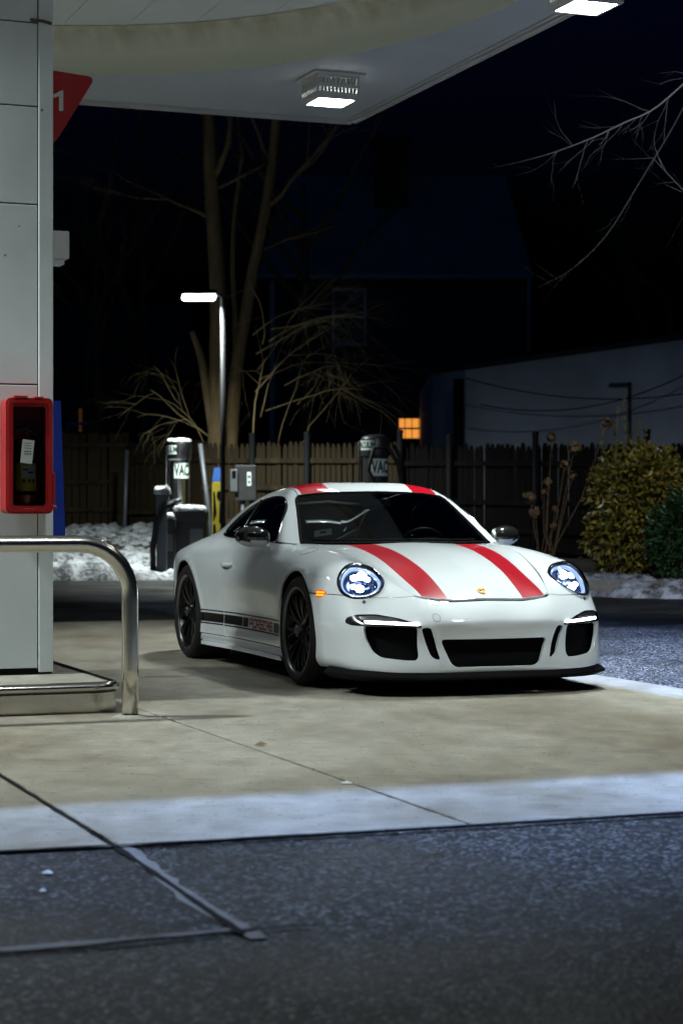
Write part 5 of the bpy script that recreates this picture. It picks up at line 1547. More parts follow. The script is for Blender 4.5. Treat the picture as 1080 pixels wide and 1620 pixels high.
def panel(name, dom, outer, mats, holes=(), zones=(), gap=.0030, step=.022, offset=0.0, side=1, parent=None,
          flange=.016, thick=True, roll=.0025, inner_mat=None):
    V, T, mi = trim(dom, outer, holes, zones, gap, step)
    P = dom.inv(V); N = grad(P)
    P = P + N * offset
    # orient the triangles outwards
    fn = np.cross(P[T[:, 1]] - P[T[:, 0]], P[T[:, 2]] - P[T[:, 0]])
    flip = np.sum(fn * N[T].mean(1), axis=1) < 0
    T[flip] = T[flip][:, ::-1]
    # boundary edges
    E = {}
    for t in T:
        for a, b in ((t[0], t[1]), (t[1], t[2]), (t[2], t[0])):
            E[(a, b)] = True
    be = [(a, b) for (a, b) in E if (b, a) not in E]
    verts = list(P); norms = list(N); faces = [tuple(t) for t in T]; mat_i = list(mi)
    bm_i = len(mats)
    if flange:
        bv = sorted({a for e in be for a in e})
        # edge direction -> outward tangent at each boundary vertex, for a softly rolled edge
        tan = {v: np.zeros(3) for v in bv}
        for a, b in be:
            e = P[b] - P[a]; m = np.cross(e, N[a]); m /= max(np.linalg.norm(m), 1e-9)
            tan[a] += m; tan[b] += m
        i1, i2 = {}, {}
        for v in bv:
            t = tan[v] / max(np.linalg.norm(tan[v]), 1e-9)
            i1[v] = len(verts); verts.append(P[v] - N[v] * roll + t * roll * .4); norms.append(t * .8 + N[v] * .3)
            i2[v] = len(verts); verts.append(P[v] - N[v] * flange + t * roll * .4); norms.append(t)
        for a, b in be:
            faces.append((b, a, i1[a], i1[b])); mat_i.append(0)
            faces.append((i1[b], i1[a], i2[a], i2[b])); mat_i.append(0)
        if thick:
            base = len(verts)
            verts += list(P - N * flange); norms += list(-N)
            faces += [tuple(base + i for i in t[::-1]) for t in T]; mat_i += [bm_i] * len(T)
    verts = np.array(verts); norms = np.array(norms)
    norms /= np.maximum(np.linalg.norm(norms, axis=1, keepdims=True), 1e-9)
    if side < 0:
        verts[:, 1] *= -1; norms[:, 1] *= -1
        faces = [f[::-1] for f in faces]
    me = mesh_of(name, verts, faces, list(mats) + [inner_mat or M_DARKIN], mat_i, True, norms)
    return link(name, me, parent)

def surf_tube(name, pts, r, m, parent, side=1, n=6, closed=False):
    """thin strip (seal, seam) lying along points on the skin"""
    P = pts.copy()
    if side < 0: P[:, 1] *= -1
    return MB().tube(P, r, n, closed=closed).build(name, m, parent)

CAR_YAW = .345
car = empty('sports_car', (.558, 12.536, 0), CAR_YAW - math.pi / 2)
tag(car, 'white sports coupe with two red stripes and lit round headlights, parked under the canopy', 'car')

# ------------------------------------------------------------------ outlines
def arc(ax, az, r, a0, a1, n=40):
    t = np.radians(np.linspace(a0, a1, n))
    return [(ax + r * math.cos(a), az + r * math.sin(a)) for a in t]

# headlight: an oval on the sloping end of the fender
HL_C = np.array([.605, .688, .670]); HL_N = np.array([.77, .20, .60]); HL_N /= np.linalg.norm(HL_N)
HL_U = np.cross([0, 0, 1.], HL_N); HL_U /= np.linalg.norm(HL_U)          # sideways (towards +y)
HL_V = np.cross(HL_N, HL_U)                                              # up the slope
def hl_oval(a, b, n=56, c=(0, 0), tilt=R_(-8)):
    t = np.linspace(0, 2 * math.pi, n, endpoint=False)
    u, v = a * np.cos(t), b * np.sin(t)
    u, v = u * math.cos(tilt) - v * math.sin(tilt) + c[0], u * math.sin(tilt) + v * math.cos(tilt) + c[1]
    o = HL_C + HL_U * u[:, None] + HL_V * v[:, None] + HL_N * .5
    return hit(o, np.repeat(-HL_N[None], n, 0), 1.0)
HLA, HLB = .140, .152
HL_P = hl_oval(HLA, HLB)

HOOD_SIDE = [(.849, .30), (.832, .382), (.80, .428), (.74, .452), (.60, .486), (.45, .512), (.30, .536), (.10, .566), (-.10, .588), (-.28, .60), (-.43, .602)]
hood_front = [(.868, 0), (.865, .12), (.860, .22), (.849, .30)]
hood_rear = [(-.43, .602), (-.385, .50), (-.325, .36), (-.29, .20), (-.278, 0)]
WS_BASE = [(-.33 - .545 * y * y, y) for y in np.linspace(0, .665, 9)]
WS_SIDE = [(-.575, .668), (-.68, .642), (-.80, .610), (-.92, .578), (-1.02, .553), (-1.055, .543)]
WS_TOP = [(-1.085, .515), (-1.07, .45), (-1.035, .30), (-1.008, .15), (-1.0, 0)]
DOOR_F = [(-.405, .205), (-.418, .36), (-.412, .52), (-.385, .66), (-.365, .76), (-.385, .815), (-.46, .845)]
SILL_Z = .205
INDZ = .578
# ------------------------------------------------------------------ body panels
def build_body():
    paint = [M_WHITE, M_RED]
    # ---- hood, with its two stripes
    outer = loop(DT, [('t', hood_front), ('t', HOOD_SIDE), ('t', hood_rear)], mirror=1)
    def stripe(x0, x1, yi0, yo0, yi1, yo1, s, curve=0.0):
        xs = np.linspace(x0, x1, 40); t = (xs - x0) / (x1 - x0)
        i = np.stack([xs, (yi0 + (yi1 - yi0) * t) * s], 1); o = np.stack([xs, (yo0 + (yo1 - yo0) * t) * s], 1)
        return np.concatenate([i, o[::-1]])
    zones = [stripe(.852, -.60, .240, .392, .285, .458, s) for s in (1, -1)]
    panel('hood', DT, outer, paint, zones=zones, parent=car)
    # ---- roof, stripes again
    RS = [(-1.088, .512), (-1.25, .505), (-1.5, .49), (-1.75, .472), (-1.93, .458)]
    outer = loop(DT, [('t', WS_TOP[::-1]), ('t', RS), ('t', [(-1.93, .458), (-1.90, .25), (-1.89, 0)])], mirror=1)
    zones = [stripe(-.95, -1.95, .295, .492, .30, .470, s) for s in (1, -1)]
    panel('roof', DT, outer, paint, zones=zones, parent=car, inner_mat=M_LEATH)
    # ---- windshield and rear window
    outer = loop(DT, [('t', WS_BASE), ('t', WS_SIDE), ('t', WS_TOP)], mirror=1)
    ws = panel('windshield', DT, outer, [M_GLASS], gap=.012, offset=-.004, parent=car, flange=0)
    q = inset(outer, .006)
    P = DT.inv(q); N = grad(P)
    surf_tube('windshield_seal', P - N * .004, .0085, M_TRIM, car, closed=True)
    RW = [(-1.925, .0), (-1.93, .25), (-1.955, .445), (-2.1, .452), (-2.4, .435), (-2.62, .40), (-2.68, .34), (-2.70, 0)]
    outer = loop(DT, [('t', RW)], mirror=1)
    panel('rear_window', DT, outer, [M_GLASS], gap=.01, offset=-.004, parent=car, flange=0)
    # ---- engine lid and tail
    EL = [(-2.72, 0), (-2.70, .36), (-2.75, .43), (-3.05, .45), (-3.28, .47), (-3.34, .40), (-3.36, 0)]
    outer = loop(DT, [('t', EL)], mirror=1)
    panel('engine_lid', DT, outer, [M_WHITE], parent=car)
    mb = MB()
    for k in range(9):
        y = -.30 + .6 * k / 8
        xs = np.linspace(-2.78, -3.0, 8); P = view('t', np.stack([xs, np.full(8, abs(y))], 1))
        P[:, 1] = y
        mb.tube(P + np.array([0, 0, .004]), .008, 6)
    mb.build('engine_vent', M_TRIM, car)

    # ---- front bumper, its openings cut right through
    def cut(pts, r): return view('f', dens(round_poly(pts, r), .012))
    CI = [(0, .335), (.318, .338), (.335, .325), (.262, .182), (.235, .168), (0, .166)]
    ci = np.array([[0, .328], [.20, .329], [.340, .330], [.282, .190], [.252, .168], [0, .166]])
    full = np.concatenate([ci, (ci * [-1, 1])[::-1][1:-1]])
    CIr = round_poly(np.delete(full, [0], 0) if False else full, [0, 0, .03, .06, .05, 0, .05, .06, .03, 0][:len(full)])
    P_ci = view('f', dens(CIr))
    SL = [(.372, .398), (.428, .398), (.455, .388), (.398, .225), (.372, .207), (.350, .212), (.362, .30)]
    SL = [(.402, .400), (.455, .396), (.400, .236), (.372, .214), (.345, .214), (.372, .320)]
    P_sl = cut(SL, .022)
    SI = [(.475, .405), (.755, .412), (.748, .335), (.71, .255), (.670, .226), (.540, .210), (.482, .210), (.466, .235)]
    P_si = cut(SI, .03)
    DL = [(.448, .405), (.458, .399), (.760, .406), (.800, .408), (.822, .420), (.812, .450), (.765, .470), (.67, .472), (.56, .450), (.48, .421)]
    P_dl = cut(DL, .02)
    holes = []
    for P in (P_ci,): holes.append(DB.fwd(P))
    for P in (P_sl, P_si, P_dl, HL_P):
        for s in (1, -1): holes.append(DB.fwd(P * [1, s, 1]))
    seam_in = [(.428, .5775), (.47, .572), (.52, .568), (.58, .566), (.66, .566), (.74, .572), (.80, .577)]
    top = [('t', [(.886, 0), (.883, .12), (.878, .22), (.866, .30), (.846, .388), (.812, .432)]),
           ('f', seam_in), ('s', [(.56, .5795), (.46, .5795), (.36, INDZ)]),
           ('s', arc(0, .335, .368, 41.5, -22, 40)), ('s', [(.345, .19), (.345, .142)]),
           ('f', [(.80, .142), (.70, .140), (.5, .138), (.3, .136), (0, .136)])]
    outer = loop(DB, top, mirror=0)
    panel('front_bumper', DB, outer, [M_WHITE], holes=holes, parent=car, step=.018, flange=.022, inner_mat=M_TRIM)
    # shadowed gap plate under the hood lip
    # dark grille plates behind the openings, following the skin
    for nm, P, d in (('centre_grille', P_ci, .055),):
        q = inset(DB.fwd(P), -.012)
        panel(nm, DB, q, [M_MESH], gap=0, offset=-d, parent=car, flange=0)
    for s in (1, -1):
        for nm, P, d in (('side_grille', P_si, .055), ('air_slit', P_sl, .05)):
            q = inset(DB.fwd(P), -.012)
            panel(nm, DB, q, [M_MESH if nm != 'air_slit' else M_TRIM], gap=0, offset=-d, parent=car, flange=0, side=s)
        # running light blade: dark housing, bright bar
        q = inset(DB.fwd(P_dl), .001)
        dl = panel('daytime_light', DB, q, [M_GLOSSBLK], gap=0, offset=.004, parent=car, flange=.02, side=s, step=.014)
        bar = round_poly([(.466, .411), (.735, .419), (.740, .431), (.466, .422)], .005)
        q = DB.fwd(view('f', dens(bar, .01)))
        panel('light_bar', DB, q, [M_DRL], gap=0, offset=.011, parent=dl, flange=.01, side=s, step=.01)
        q = DB.fwd(view('f', dens(round_poly([(.57, .437), (.75, .441), (.76, .455), (.69, .461), (.60, .450)], .005), .01)))
        panel('reflector', DB, q, [M_STEEL], gap=0, offset=.006, parent=dl, flange=.006, side=s, step=.012)
    # ---- lip spoiler: black blade round the chin
    ys = np.linspace(-.85, .85, 90)
    mb = MB(); rows = []
    for y in ys:
        a = abs(y)
        x = float(PN(np.array([min(a, .86)]))[0]) - .012
        if a > .76: x = float(PN(np.array([.76]))[0]) - .012 - (a - .76) * 3.6
        fl = .03 + .012 * min(1, a / .8)
        rise = .016 * max(0, (a - .45) / .4)
        dx, dy = x - .1, y; L = math.hypot(dx, dy)
        u = np.array([dx / L, dy / L, 0])
        c = np.array([x, y, 0])
        prof = [(-.10, .142 + rise), (.004, .139 + rise), (fl, .112 + rise * 1.0), (fl + .002, .100 + rise), (-.02, .086), (-.12, .086)]
        rows.append([c + u * p + np.array([0, 0, h]) for p, h in prof])
    vs = [p for r in rows for p in r]; k = len(rows[0]); fs = []
    for i in range(len(rows) - 1):
        for j in range(k):
            fs.append((i * k + j, i * k + (j + 1) % k, (i + 1) * k + (j + 1) % k, (i + 1) * k + j))
    fs += [tuple(range(k)), tuple(reversed(range((len(rows) - 1) * k, len(rows) * k)))]
    mb.add(vs, fs).build('lip_spoiler', M_TRIM, car)

    for s in (1, -1):
        # ---- front fender
        outer = loop(DS, [('s', arc(0, .335, .368, 41.5, 200, 60)), ('s', [(-.352, SILL_Z), (-.405, SILL_Z)]), ('s', DOOR_F),
                          ('t', [(-.50, .745), (-.535, .700), (-.53, .665), (-.46, .61), (-.43, .602)]),
                          ('t', HOOD_SIDE[::-1][:-2]), ('f', seam_in), ('s', [(.56, .5795), (.46, .5795), (.36, INDZ)])])
        holes = [DS.fwd(HL_P)]
        panel('front_fender', DS, outer, [M_WHITE], holes=holes, parent=car, side=s)
        # ---- door
        belt = [(-.47, .846), (-.60, .858), (-.76, .866), (-1.2, .872), (-1.55, .878), (-1.66, .880)]
        rear = [(-1.66, .880), (-1.668, .80), (-1.675, .62), (-1.68, .45), (-1.67, .30), (-1.64, .225), (-1.60, SILL_Z)]
        outer = loop(DS, [('s', DOOR_F), ('s', belt), ('s', rear), ('s', [(-1.60, SILL_Z), (-.405, SILL_Z)])])
        dr = panel('door', DS, outer, [M_WHITE], parent=car, side=s)
        # handle: bow over a shallow cup, at the rear of the door
        hp = view('s', dens(round_poly([(-1.625, .662), (-1.50, .662), (-1.48, .690), (-1.50, .730), (-1.61, .738), (-1.64, .70)], .03), .012))
        panel('handle_cup', DS, DS.fwd(hp), [M_WHITE], gap=0, offset=.0035, parent=dr, side=s, flange=.01, step=.012)
        xs = np.linspace(-1.655, -1.465, 15); P = view('s', np.stack([xs, .703 + 0 * xs], 1))
        P[:, 1] += .010 + .020 * np.sin(np.linspace(0, math.pi, 15)) ** .6
        P[:, 1] *= s
        MB().tube(P, [.008 + .007 * math.sin(math.pi * (i + .5) / 15) for i in range(15)], 10).build('handle', M_WHITE, dr)
        # ---- quarter panel with pillars and roof rail in one
        SWt = [(-.755, .872), (-.80, .93), (-.90, 1.03), (-1.0, 1.105), (-1.10, 1.150), (-1.22, 1.170), (-1.40, 1.172), (-1.6, 1.150), (-1.8, 1.098), (-1.98, 1.020), (-2.09, .960), (-2.125, .925), (-2.11, .904), (-2.02, .895), (-1.85, .887), (-1.66, .8815)]
        outer = loop(DS, [('t', [(-.53, .672), (-.545, .705), (-.515, .742)]), ('s', [(-.56, .8595), (-.66, .868), (-.755, .872)]), ('s', SWt),
                          ('s', [(r[0] - .002, r[1]) for r in rear]), ('s', [(-1.70, SILL_Z), (-2.085, SILL_Z)]),
                          ('s', arc(-2.457, .340, .372, 200 - 180 + 0, 0, 2)[:0] or arc(-2.457, .340, .372, -21, 197, 70)),
                          ('s', [(-2.86, .24), (-3.0, .26), (-3.06, .50), (-3.12, .62)]), ('s', [(-3.16, .70), (-3.2, .735)]),
                          ('t', [(-3.24, .53), (-3.23, .475), (-3.05, .455), (-2.75, .435), (-2.70, .37)]),
                          ('t', [(-2.68, .36), (-2.62, .41), (-2.4, .442), (-2.1, .458), (-1.96, .456)]),
                          ('t', RS[::-1]), ('t', WS_SIDE[::-1])])
        panel('quarter_panel', DS, outer, [M_WHITE], parent=car, side=s)
        # ---- side glass: door window and quarter light behind a black pillar
        up = np.array(SWt[:13]); dn = np.array(SWt[12:])
        full = np.concatenate([crom(SWt[:13], .012), crom(SWt[12:], .012), crom([(-1.66, .8815), (-1.2, .8735), (-.76, .8675)], .012)])
        top_at = lambda x: float(np.interp(-x, -up[:, 0], up[:, 1]))
        q = inset(full, .010)
        for nm, a, b in (('door_window', -.60, -1.60), ('quarter_window', -1.64, -2.3)):
            h = q[(q[:, 0] <= a) & (q[:, 0] >= b)]
            panel(nm, DY, h, [M_GLASS], gap=0, offset=-.006, parent=dr if nm == 'door_window' else car, side=s, flange=0, step=.03)
        P = view('s', inset(full, .004)); N = grad(P)
        surf_tube('window_seal', P - N * .002, .009, M_GLOSSBLK, car, s, closed=True)
        zb = np.linspace(.885, 1.143, 12); P = view('s', np.stack([-1.62 - .0 * zb, zb], 1)); P[:, 1] -= .004
        surf_tube('window_pillar', P, .016, M_GLOSSBLK, car, s)
        # ---- sill
        outer = loop(DS, [('s', [(-.352, SILL_Z - .0), (-2.085, SILL_Z)]), ('s', [(-2.125, .17), (-2.12, .135)]), ('s', [(-2.12, .135), (-.33, .135)]), ('s', [(-.335, .16), (-.352, .2)])])
        panel('side_sill', DS, outer, [M_WHITE], parent=car, side=s)
        # blade running along the foot of the sill
        xs = np.linspace(-2.10, -.36, 40); mb = MB(); rows = []
        for i, x in enumerate(xs):
            y0 = float(view('s', [(x, .17)])[0][1]); e = min(1, min(i, 39 - i) / 3)
            rows.append([(x, y0 - .05, .150), (x, y0 + .006, .150), (x, y0 + .004 + .016 * e, .135), (x, y0 + .004 + .016 * e, .126), (x, y0 - .03, .118)])
        vs = [(p[0], p[1] * s, p[2]) for r in rows for p in r]; k = 5; fs = []
        for i in range(39):
            for j in range(k):
                f = (i * k + j, i * k + (j + 1) % k, (i + 1) * k + (j + 1) % k, (i + 1) * k + j)
                fs.append(f if s < 0 else f[::-1])
        mb.add(vs, fs).build('sill_blade', M_WHITE, car)
        # ---- side indicator at the tip of the bumper
        q = view('s', dens(round_poly([(.355, .600), (.43, .602), (.475, .592), (.478, .585), (.43, .562), (.366, .556)], .012), .01))
        ind = panel('side_indicator', DS, DS.fwd(q), [M_ORANGED], gap=0, offset=.003, parent=car, side=s, flange=.012, step=.01)
        for z0 in (.572, .588):
            q = view('s', dens(round_poly([(.372, z0 + .004), (.455, z0 + .004), (.455, z0 - .004), (.372, z0 - .004)], .003), .01))
            panel('light_bar', DS, DS.fwd(q), [M_ORANGE], gap=0, offset=.006, parent=ind, side=s, flange=.004, step=.01)
    # ---- tail: bumper and lamps
    outer = loop(DR, [('r', [(0, .70), (.30, .70), (.46, .705), (.52, .715)]), ('s', [(-3.2, .73), (-3.16, .695), (-3.12, .615), (-3.06, .50), (-3.0, .26)]),
                      ('s', [(-2.95, .22), (-2.95, .16)]), ('r', [(.8, .16), (.5, .16), (0, .16)])], mirror=0)
    panel('rear_bumper', DR, outer, [M_WHITE], parent=car)
    for s in (1, -1):
        q = view('r', dens(round_poly([(.45, .60), (.80, .64), (.79, .69), (.5, .66)], .02)))
        panel('tail_light', DR, DR.fwd(q), [M_TAIL], gap=0, offset=.008, parent=car, side=s, flange=.012)
build_body()
# ------------------------------------------------------------------ headlights
M_BOWL = mat('headlamp_bowl', (.06, .10, .22), .28, metal=.9, coat=1)
def build_headlight(s):
    root = empty('headlight', parent=car)
    sg = np.array([1, s, 1])
    P0 = hl_oval(HLA - .001, HLB - .001); N0 = grad(P0)
    n = len(P0)
    def ringset(name, rings, m, smooth=True, cap=False):
        vs = np.concatenate(rings) * sg; fs = []
        for i in range(len(rings) - 1):
            for k in range(n):
                f = (i * n + k, i * n + (k + 1) % n, (i + 1) * n + (k + 1) % n, (i + 1) * n + k)
                fs.append(f if s > 0 else f[::-1])
        if cap:
            f = tuple(range((len(rings) - 1) * n, len(rings) * n)); fs.append(f if s > 0 else f[::-1])
        return link(name, mesh_of(name, vs, fs, m, smooth=smooth), root)
    def sc(P, k, d): return HL_C + (P - HL_C) * 1.0 * k + HL_N * d + (0)
    c = P0.mean(0)
    def ring(k, d): return c + (P0 - c) * k + HL_N * d
    # black surround, inner ring given the lamps' blue halo as its own glow, bowl
    ringset('bezel', [P0 + N0 * .002, ring(.975, .010), ring(.88, .006), ring(.82, -.012)], M_GLOSSBLK)
    ringset('inner_ring', [ring(.83, -.008), ring(.80, -.002), ring(.76, -.010), ring(.73, -.03)], M_LEDHALO)
    ringset('bowl', [ring(.865, -.012), ring(.80, -.035), ring(.70, -.060), ring(.45, -.075)], M_BOWL, cap=True)
    # domed clear lens
    rr = [(1.0, .003), (.97, .014), (.9, .026), (.75, .040), (.55, .050), (.3, .056), (.1, .058)]
    ringset('lens', [ring(k, d) for k, d in rr], M_LENS, cap=True)
    # four lamp pods
    for (u, v, r) in ((-.010, .050, .029), (.036, .036, .022), (-.040, .026, .018), (.008, -.040, .026), (.044, -.026, .017)):
        o = c + HL_U * u * 1.0 + HL_V * v - HL_N * .045
        A = Vector(HL_N * sg); M = Matrix.Translation(Vector(o * sg)) @ A.to_track_quat('Z', 'Y').to_matrix().to_4x4()
        pod = MB().lathe([(r * 1.22, -.02), (r * 1.22, .028), (r * 1.12, .034), (r * 1.02, .026)], 24, 0, M).build('lamp_pod', M_CHROME, root)
        MB().lathe([(r, .020), (r * .8, .030), (r * .45, .037), (.001, .039)], 24, 0, M).build('projector', M_LED, pod)
    for k in range(6):
        a = R_(185 + k * 12)
        o = c + HL_U * math.cos(a) * .075 + HL_V * math.sin(a) * .098 - HL_N * .02
        MB().box(o * sg, (.004, .010, .010), rot=Vector(HL_N * sg).to_track_quat('X', 'Z').to_matrix()).build('reflector_rib', M_CHROME, root)
    w = hl_oval(.006, .004, 10, c=(-.005, -HLB - .022))
    wc = (w.mean(0) + grad(w).mean(0) * .003) * sg
    MB().lathe([(.011, -.004), (.010, .003), (.001, .004)], 12, 0, Matrix.Translation(Vector(wc)) @ Vector(grad(w).mean(0) * sg).to_track_quat('Z', 'Y').to_matrix().to_4x4()).build('washer_cap', M_STEEL, root)
for s in (1, -1): build_headlight(s)

# ------------------------------------------------------------------ wheels
def build_wheel(x, ytyre, wdt, R, rimr, s, steer=0.0, z=None):
    root = empty('wheel', (x, s * ytyre, R), parent=car)
    root.rotation_euler = (0, 0, steer)
    A = Matrix.Rotation(R_(-90) * s, 4, 'X')           # local z -> outwards (y * s)
    h = wdt / 2
    prof = [(rimr - .012, -h + .02), (rimr + .004, -h + .008), (rimr + .03, -h - .003), (R - .035, -h - .004), (R - .012, -h + .012), (R, -h + .035),
            (R + .001, 0), (R, h - .035), (R - .012, h - .012), (R - .035, h + .004), (rimr + .03, h + .003), (rimr + .006, h - .006), (rimr - .012, h - .02)]
    t = MB().lathe(prof, 72, 0, A)
    for g in (-.06, -.02, .02, .06):                   # tread grooves as dark rings proud of nothing: cut as channels
        t.lathe([(R + .0015, g - .005), (R - .006, g - .004), (R - .006, g + .004), (R + .0015, g + .005)], 72, 0, A)
    t.build('tyre', M_TYRE, root)
    rim = MB().lathe([(rimr + .004, -h + .01), (rimr - .012, -h + .02), (rimr - .03, -h + .06), (rimr - .04, h - .08), (rimr - .022, h - .04), (rimr - .014, h - .022), (rimr - .004, h - .010), (rimr + .010, h - .006)], 72, 0, A).build('rim', M_RIM, root)
    MB().lathe([(rimr - .010, h - .016), (rimr - .002, h - .004), (rimr + .006, h - .003), (rimr + .010, h - .006)], 72, 0, A).build('rim_lip', M_RIMLIP, rim)
    # ten forked spokes
    for k in range(10):
        mb = MB()
        a0 = 2 * math.pi * k / 10 + .1
        for f in (-1, 1):
            pts = []
            for i in range(8):
                t_ = i / 7
                r = .052 + (rimr - .022 - .052) * t_
                a = a0 + f * (.02 + .125 * max(0, (t_ - .18) / .82) ** .85)
                zz = h - .055 + .028 * math.sin(t_ * math.pi * .55) + (.0 if t_ < .9 else -.006)
                pts.append((r, a, zz))
            rows = []
            for r, a, zz in pts:
                wd = .0085 + .003 * (1 - (r - .05) / rimr)
                c, sn = math.cos(a), math.sin(a)
                e = Vector((-sn, c, 0)) * wd; p = Vector((r * c, r * sn, zz))
                rows.append([A @ (p - e * 1.25 + Vector((0, 0, -.026))), A @ (p - e), A @ (p - e * .55 + Vector((0, 0, .006))), A @ (p + e * .55 + Vector((0, 0, .006))), A @ (p + e), A @ (p + e * 1.25 + Vector((0, 0, -.026)))])
            vs = [p for r in rows for p in r]; fs = []
            for i in range(len(rows) - 1):
                for j in range(6):
                    f_ = (i * 6 + j, i * 6 + (j + 1) % 6, (i + 1) * 6 + (j + 1) % 6, (i + 1) * 6 + j)
                    fs.append(f_[::-1])
            mb.add(vs, fs)
        mb.build('spoke', M_RIM, rim)
    MB().lathe([(.085, h - .10), (.088, h - .062), (.070, h - .045), (.052, h - .040), (.050, h - .030), (.001, h - .028)], 36, 0, A).build('hub', M_RIM, rim)
    MB().lathe([(.040, h - .032), (.038, h - .008), (.030, h - .002), (.022, h - .004), (.020, h - .014), (.001, h - .014)], 12, 0, A, smooth=False).build('centre_lock', M_STEEL, rim)
    # brake
    d = MB().lathe([(.10, -.012 + h - .14), (.192, -.012 + h - .14), (.192, .018 + h - .14), (.10, .018 + h - .14)], 48, 0, A, smooth=False, closed=True).build('brake_disc', M_STEEL, root)
    mb = MB(); rows = []
    for i in range(13):
        a = R_(115 + i * 85 / 12) if x > -1 else R_(-20 + i * 70 / 12)
        c, sn = math.cos(a), math.sin(a)
        if s < 0: sn = -sn if False else sn
        rows.append([A @ Vector((c * r, sn * r, hh)) for r, hh in ((.125, h - .165), (.205, h - .165), (.212, h - .10), (.200, h - .082), (.130, h - .086))])
    vs = [p for r in rows for p in r]; fs = []
    for i in range(12):
        for j in range(5): fs.append((i * 5 + j, i * 5 + (j + 1) % 5, (i + 1) * 5 + (j + 1) % 5, (i + 1) * 5 + j)[::-1])
    fs += [tuple(range(5)), tuple(reversed(range(60, 65)))]
    mb.add(vs, fs).build('brake_caliper', M_YELLOW, root)
for s in (1, -1):
    build_wheel(0.0, .770, .245, .336, .264, s)
    build_wheel(-2.457, .768, .300, .343, .264, s)
    # inner arches
    for ax, az, ar, y1 in ((0, .335, .372, .885), (-2.457, .340, .376, .90)):
        vs, fs = [], []
        n = 40
        for i in range(n + 1):
            a = R_(-25 + 230 * i / n)
            for y in (.50, y1 - .012):
                vs.append((ax + ar * math.cos(a), s * y, az + ar * math.sin(a)))
        for i in range(n): fs.append((2 * i, 2 * i + 1, 2 * i + 3, 2 * i + 2))
        fs.append(tuple(2 * i for i in range(n + 1)))
        link('wheel_arch', mesh_of('wheel_arch', vs, fs, M_TRIM, smooth=False), car)
MB().box((-1.22, 0, .135), (3.9, 1.45, .02)).build('underbody', M_TRIM, car)
MB().box((.40, 0, .36), (.02, 1.3, .44)).build('bulkhead', M_TRIM, car)
# black cowl under the windshield edge
outer = loop(DT, [('t', [(x - .0, y) for x, y in hood_rear[::-1]]), ('t', [(-.46, .612), (-.52, .66), (-.565, .675)]), ('t', WS_BASE[::-1])], mirror=1)
panel('cowl', DT, outer, [M_TRIM], gap=.002, offset=-.012, parent=car, flange=0)
for y0, y1 in ((-.60, -.02), (-.02, .52)):
    ys = np.linspace(y0, y1, 16)
    P = view('t', np.stack([-.345 - .55 * ys ** 2 - .005, np.abs(ys)], 1)); P[:, 1] = ys; P[:, 2] += .010
    MB().tube(P, .006, 6).build('wiper', M_TRIM, car)

# ------------------------------------------------------------------ mirrors
def build_mirror(s):
    root = empty('wing_mirror', (-.86, s * .770, .835), parent=car)
    # teardrop cap
    nu, nv = 24, 24
    def shell(f):
        vs, fs = [], []
        for i in range(nu + 1):
            t = i / nu
            for k in range(nv):
                a = 2 * math.pi * k / nv
                vs.append(f(t, a))
        for i in range(nu):
            for k in range(nv):
                q = (i * nv + k, i * nv + (k + 1) % nv, (i + 1) * nv + (k + 1) % nv, (i + 1) * nv + k)
                fs.append(q if s > 0 else q[::-1])
        return vs, fs
    def cap(t, a):
        # t runs from the inner end (0) to the tip (1) along y
        y = .030 + .215 * t
        w = (math.sin(math.pi * min(1, t * .80 + .14)) ** .55) if 0 < t < 1 else (.45 if t == 0 else .18)
        hz = .072 * w; hx = .075 * w
        ca, sa = math.cos(a), math.sin(a)
        x = hx * (ca if ca > 0 else ca * .35)          # flat glass side faces rearwards
        z = hz * math.copysign(abs(sa) ** .85, sa)
        return (x + .015 - .045 * t * t, s * y, .064 + z + .010 * t)
    vs, fs = shell(cap)
    vs.append(tuple(np.mean(vs[:nv], axis=0))); vs.append(tuple(np.mean(vs[nu * nv:(nu + 1) * nv], axis=0)))
    for k in range(nv):
        fs.append((k, (k + 1) % nv, len(vs) - 2)); fs.append((nu * nv + k, nu * nv + (k + 1) % nv, len(vs) - 1))
    me = mesh_of('mirror_cap', vs, fs, [M_CARBON, M_WHITE], smooth=True)
    mi = [1 if (np.mean([vs[i][2] for i in f]) < .040 or np.mean([abs(vs[i][1]) for i in f]) < .040) else 0 for f in fs]
    me.polygons.foreach_set('material_index', np.array(mi, dtype=np.int32))
    link('mirror_cap', me, root)
    # glass
    g = [(-.012, s * (.135 + .070 * math.cos(a)), .078 + .045 * math.sin(a)) for a in np.linspace(0, 2 * math.pi, 24, endpoint=False)]
    link('mirror_glass', mesh_of('mirror_glass', g, [tuple(range(24))], M_CHROME), root)
    # forked foot
    MB().tube([(-.03, s * -.02, -.005), (-.012, s * .025, .004), (.004, s * .065, .022), (.012, s * .10, .040)], [.030, .020, .016, .022], 12).build('mirror_arm', M_WHITE, root)
for s in (1, -1): build_mirror(s)

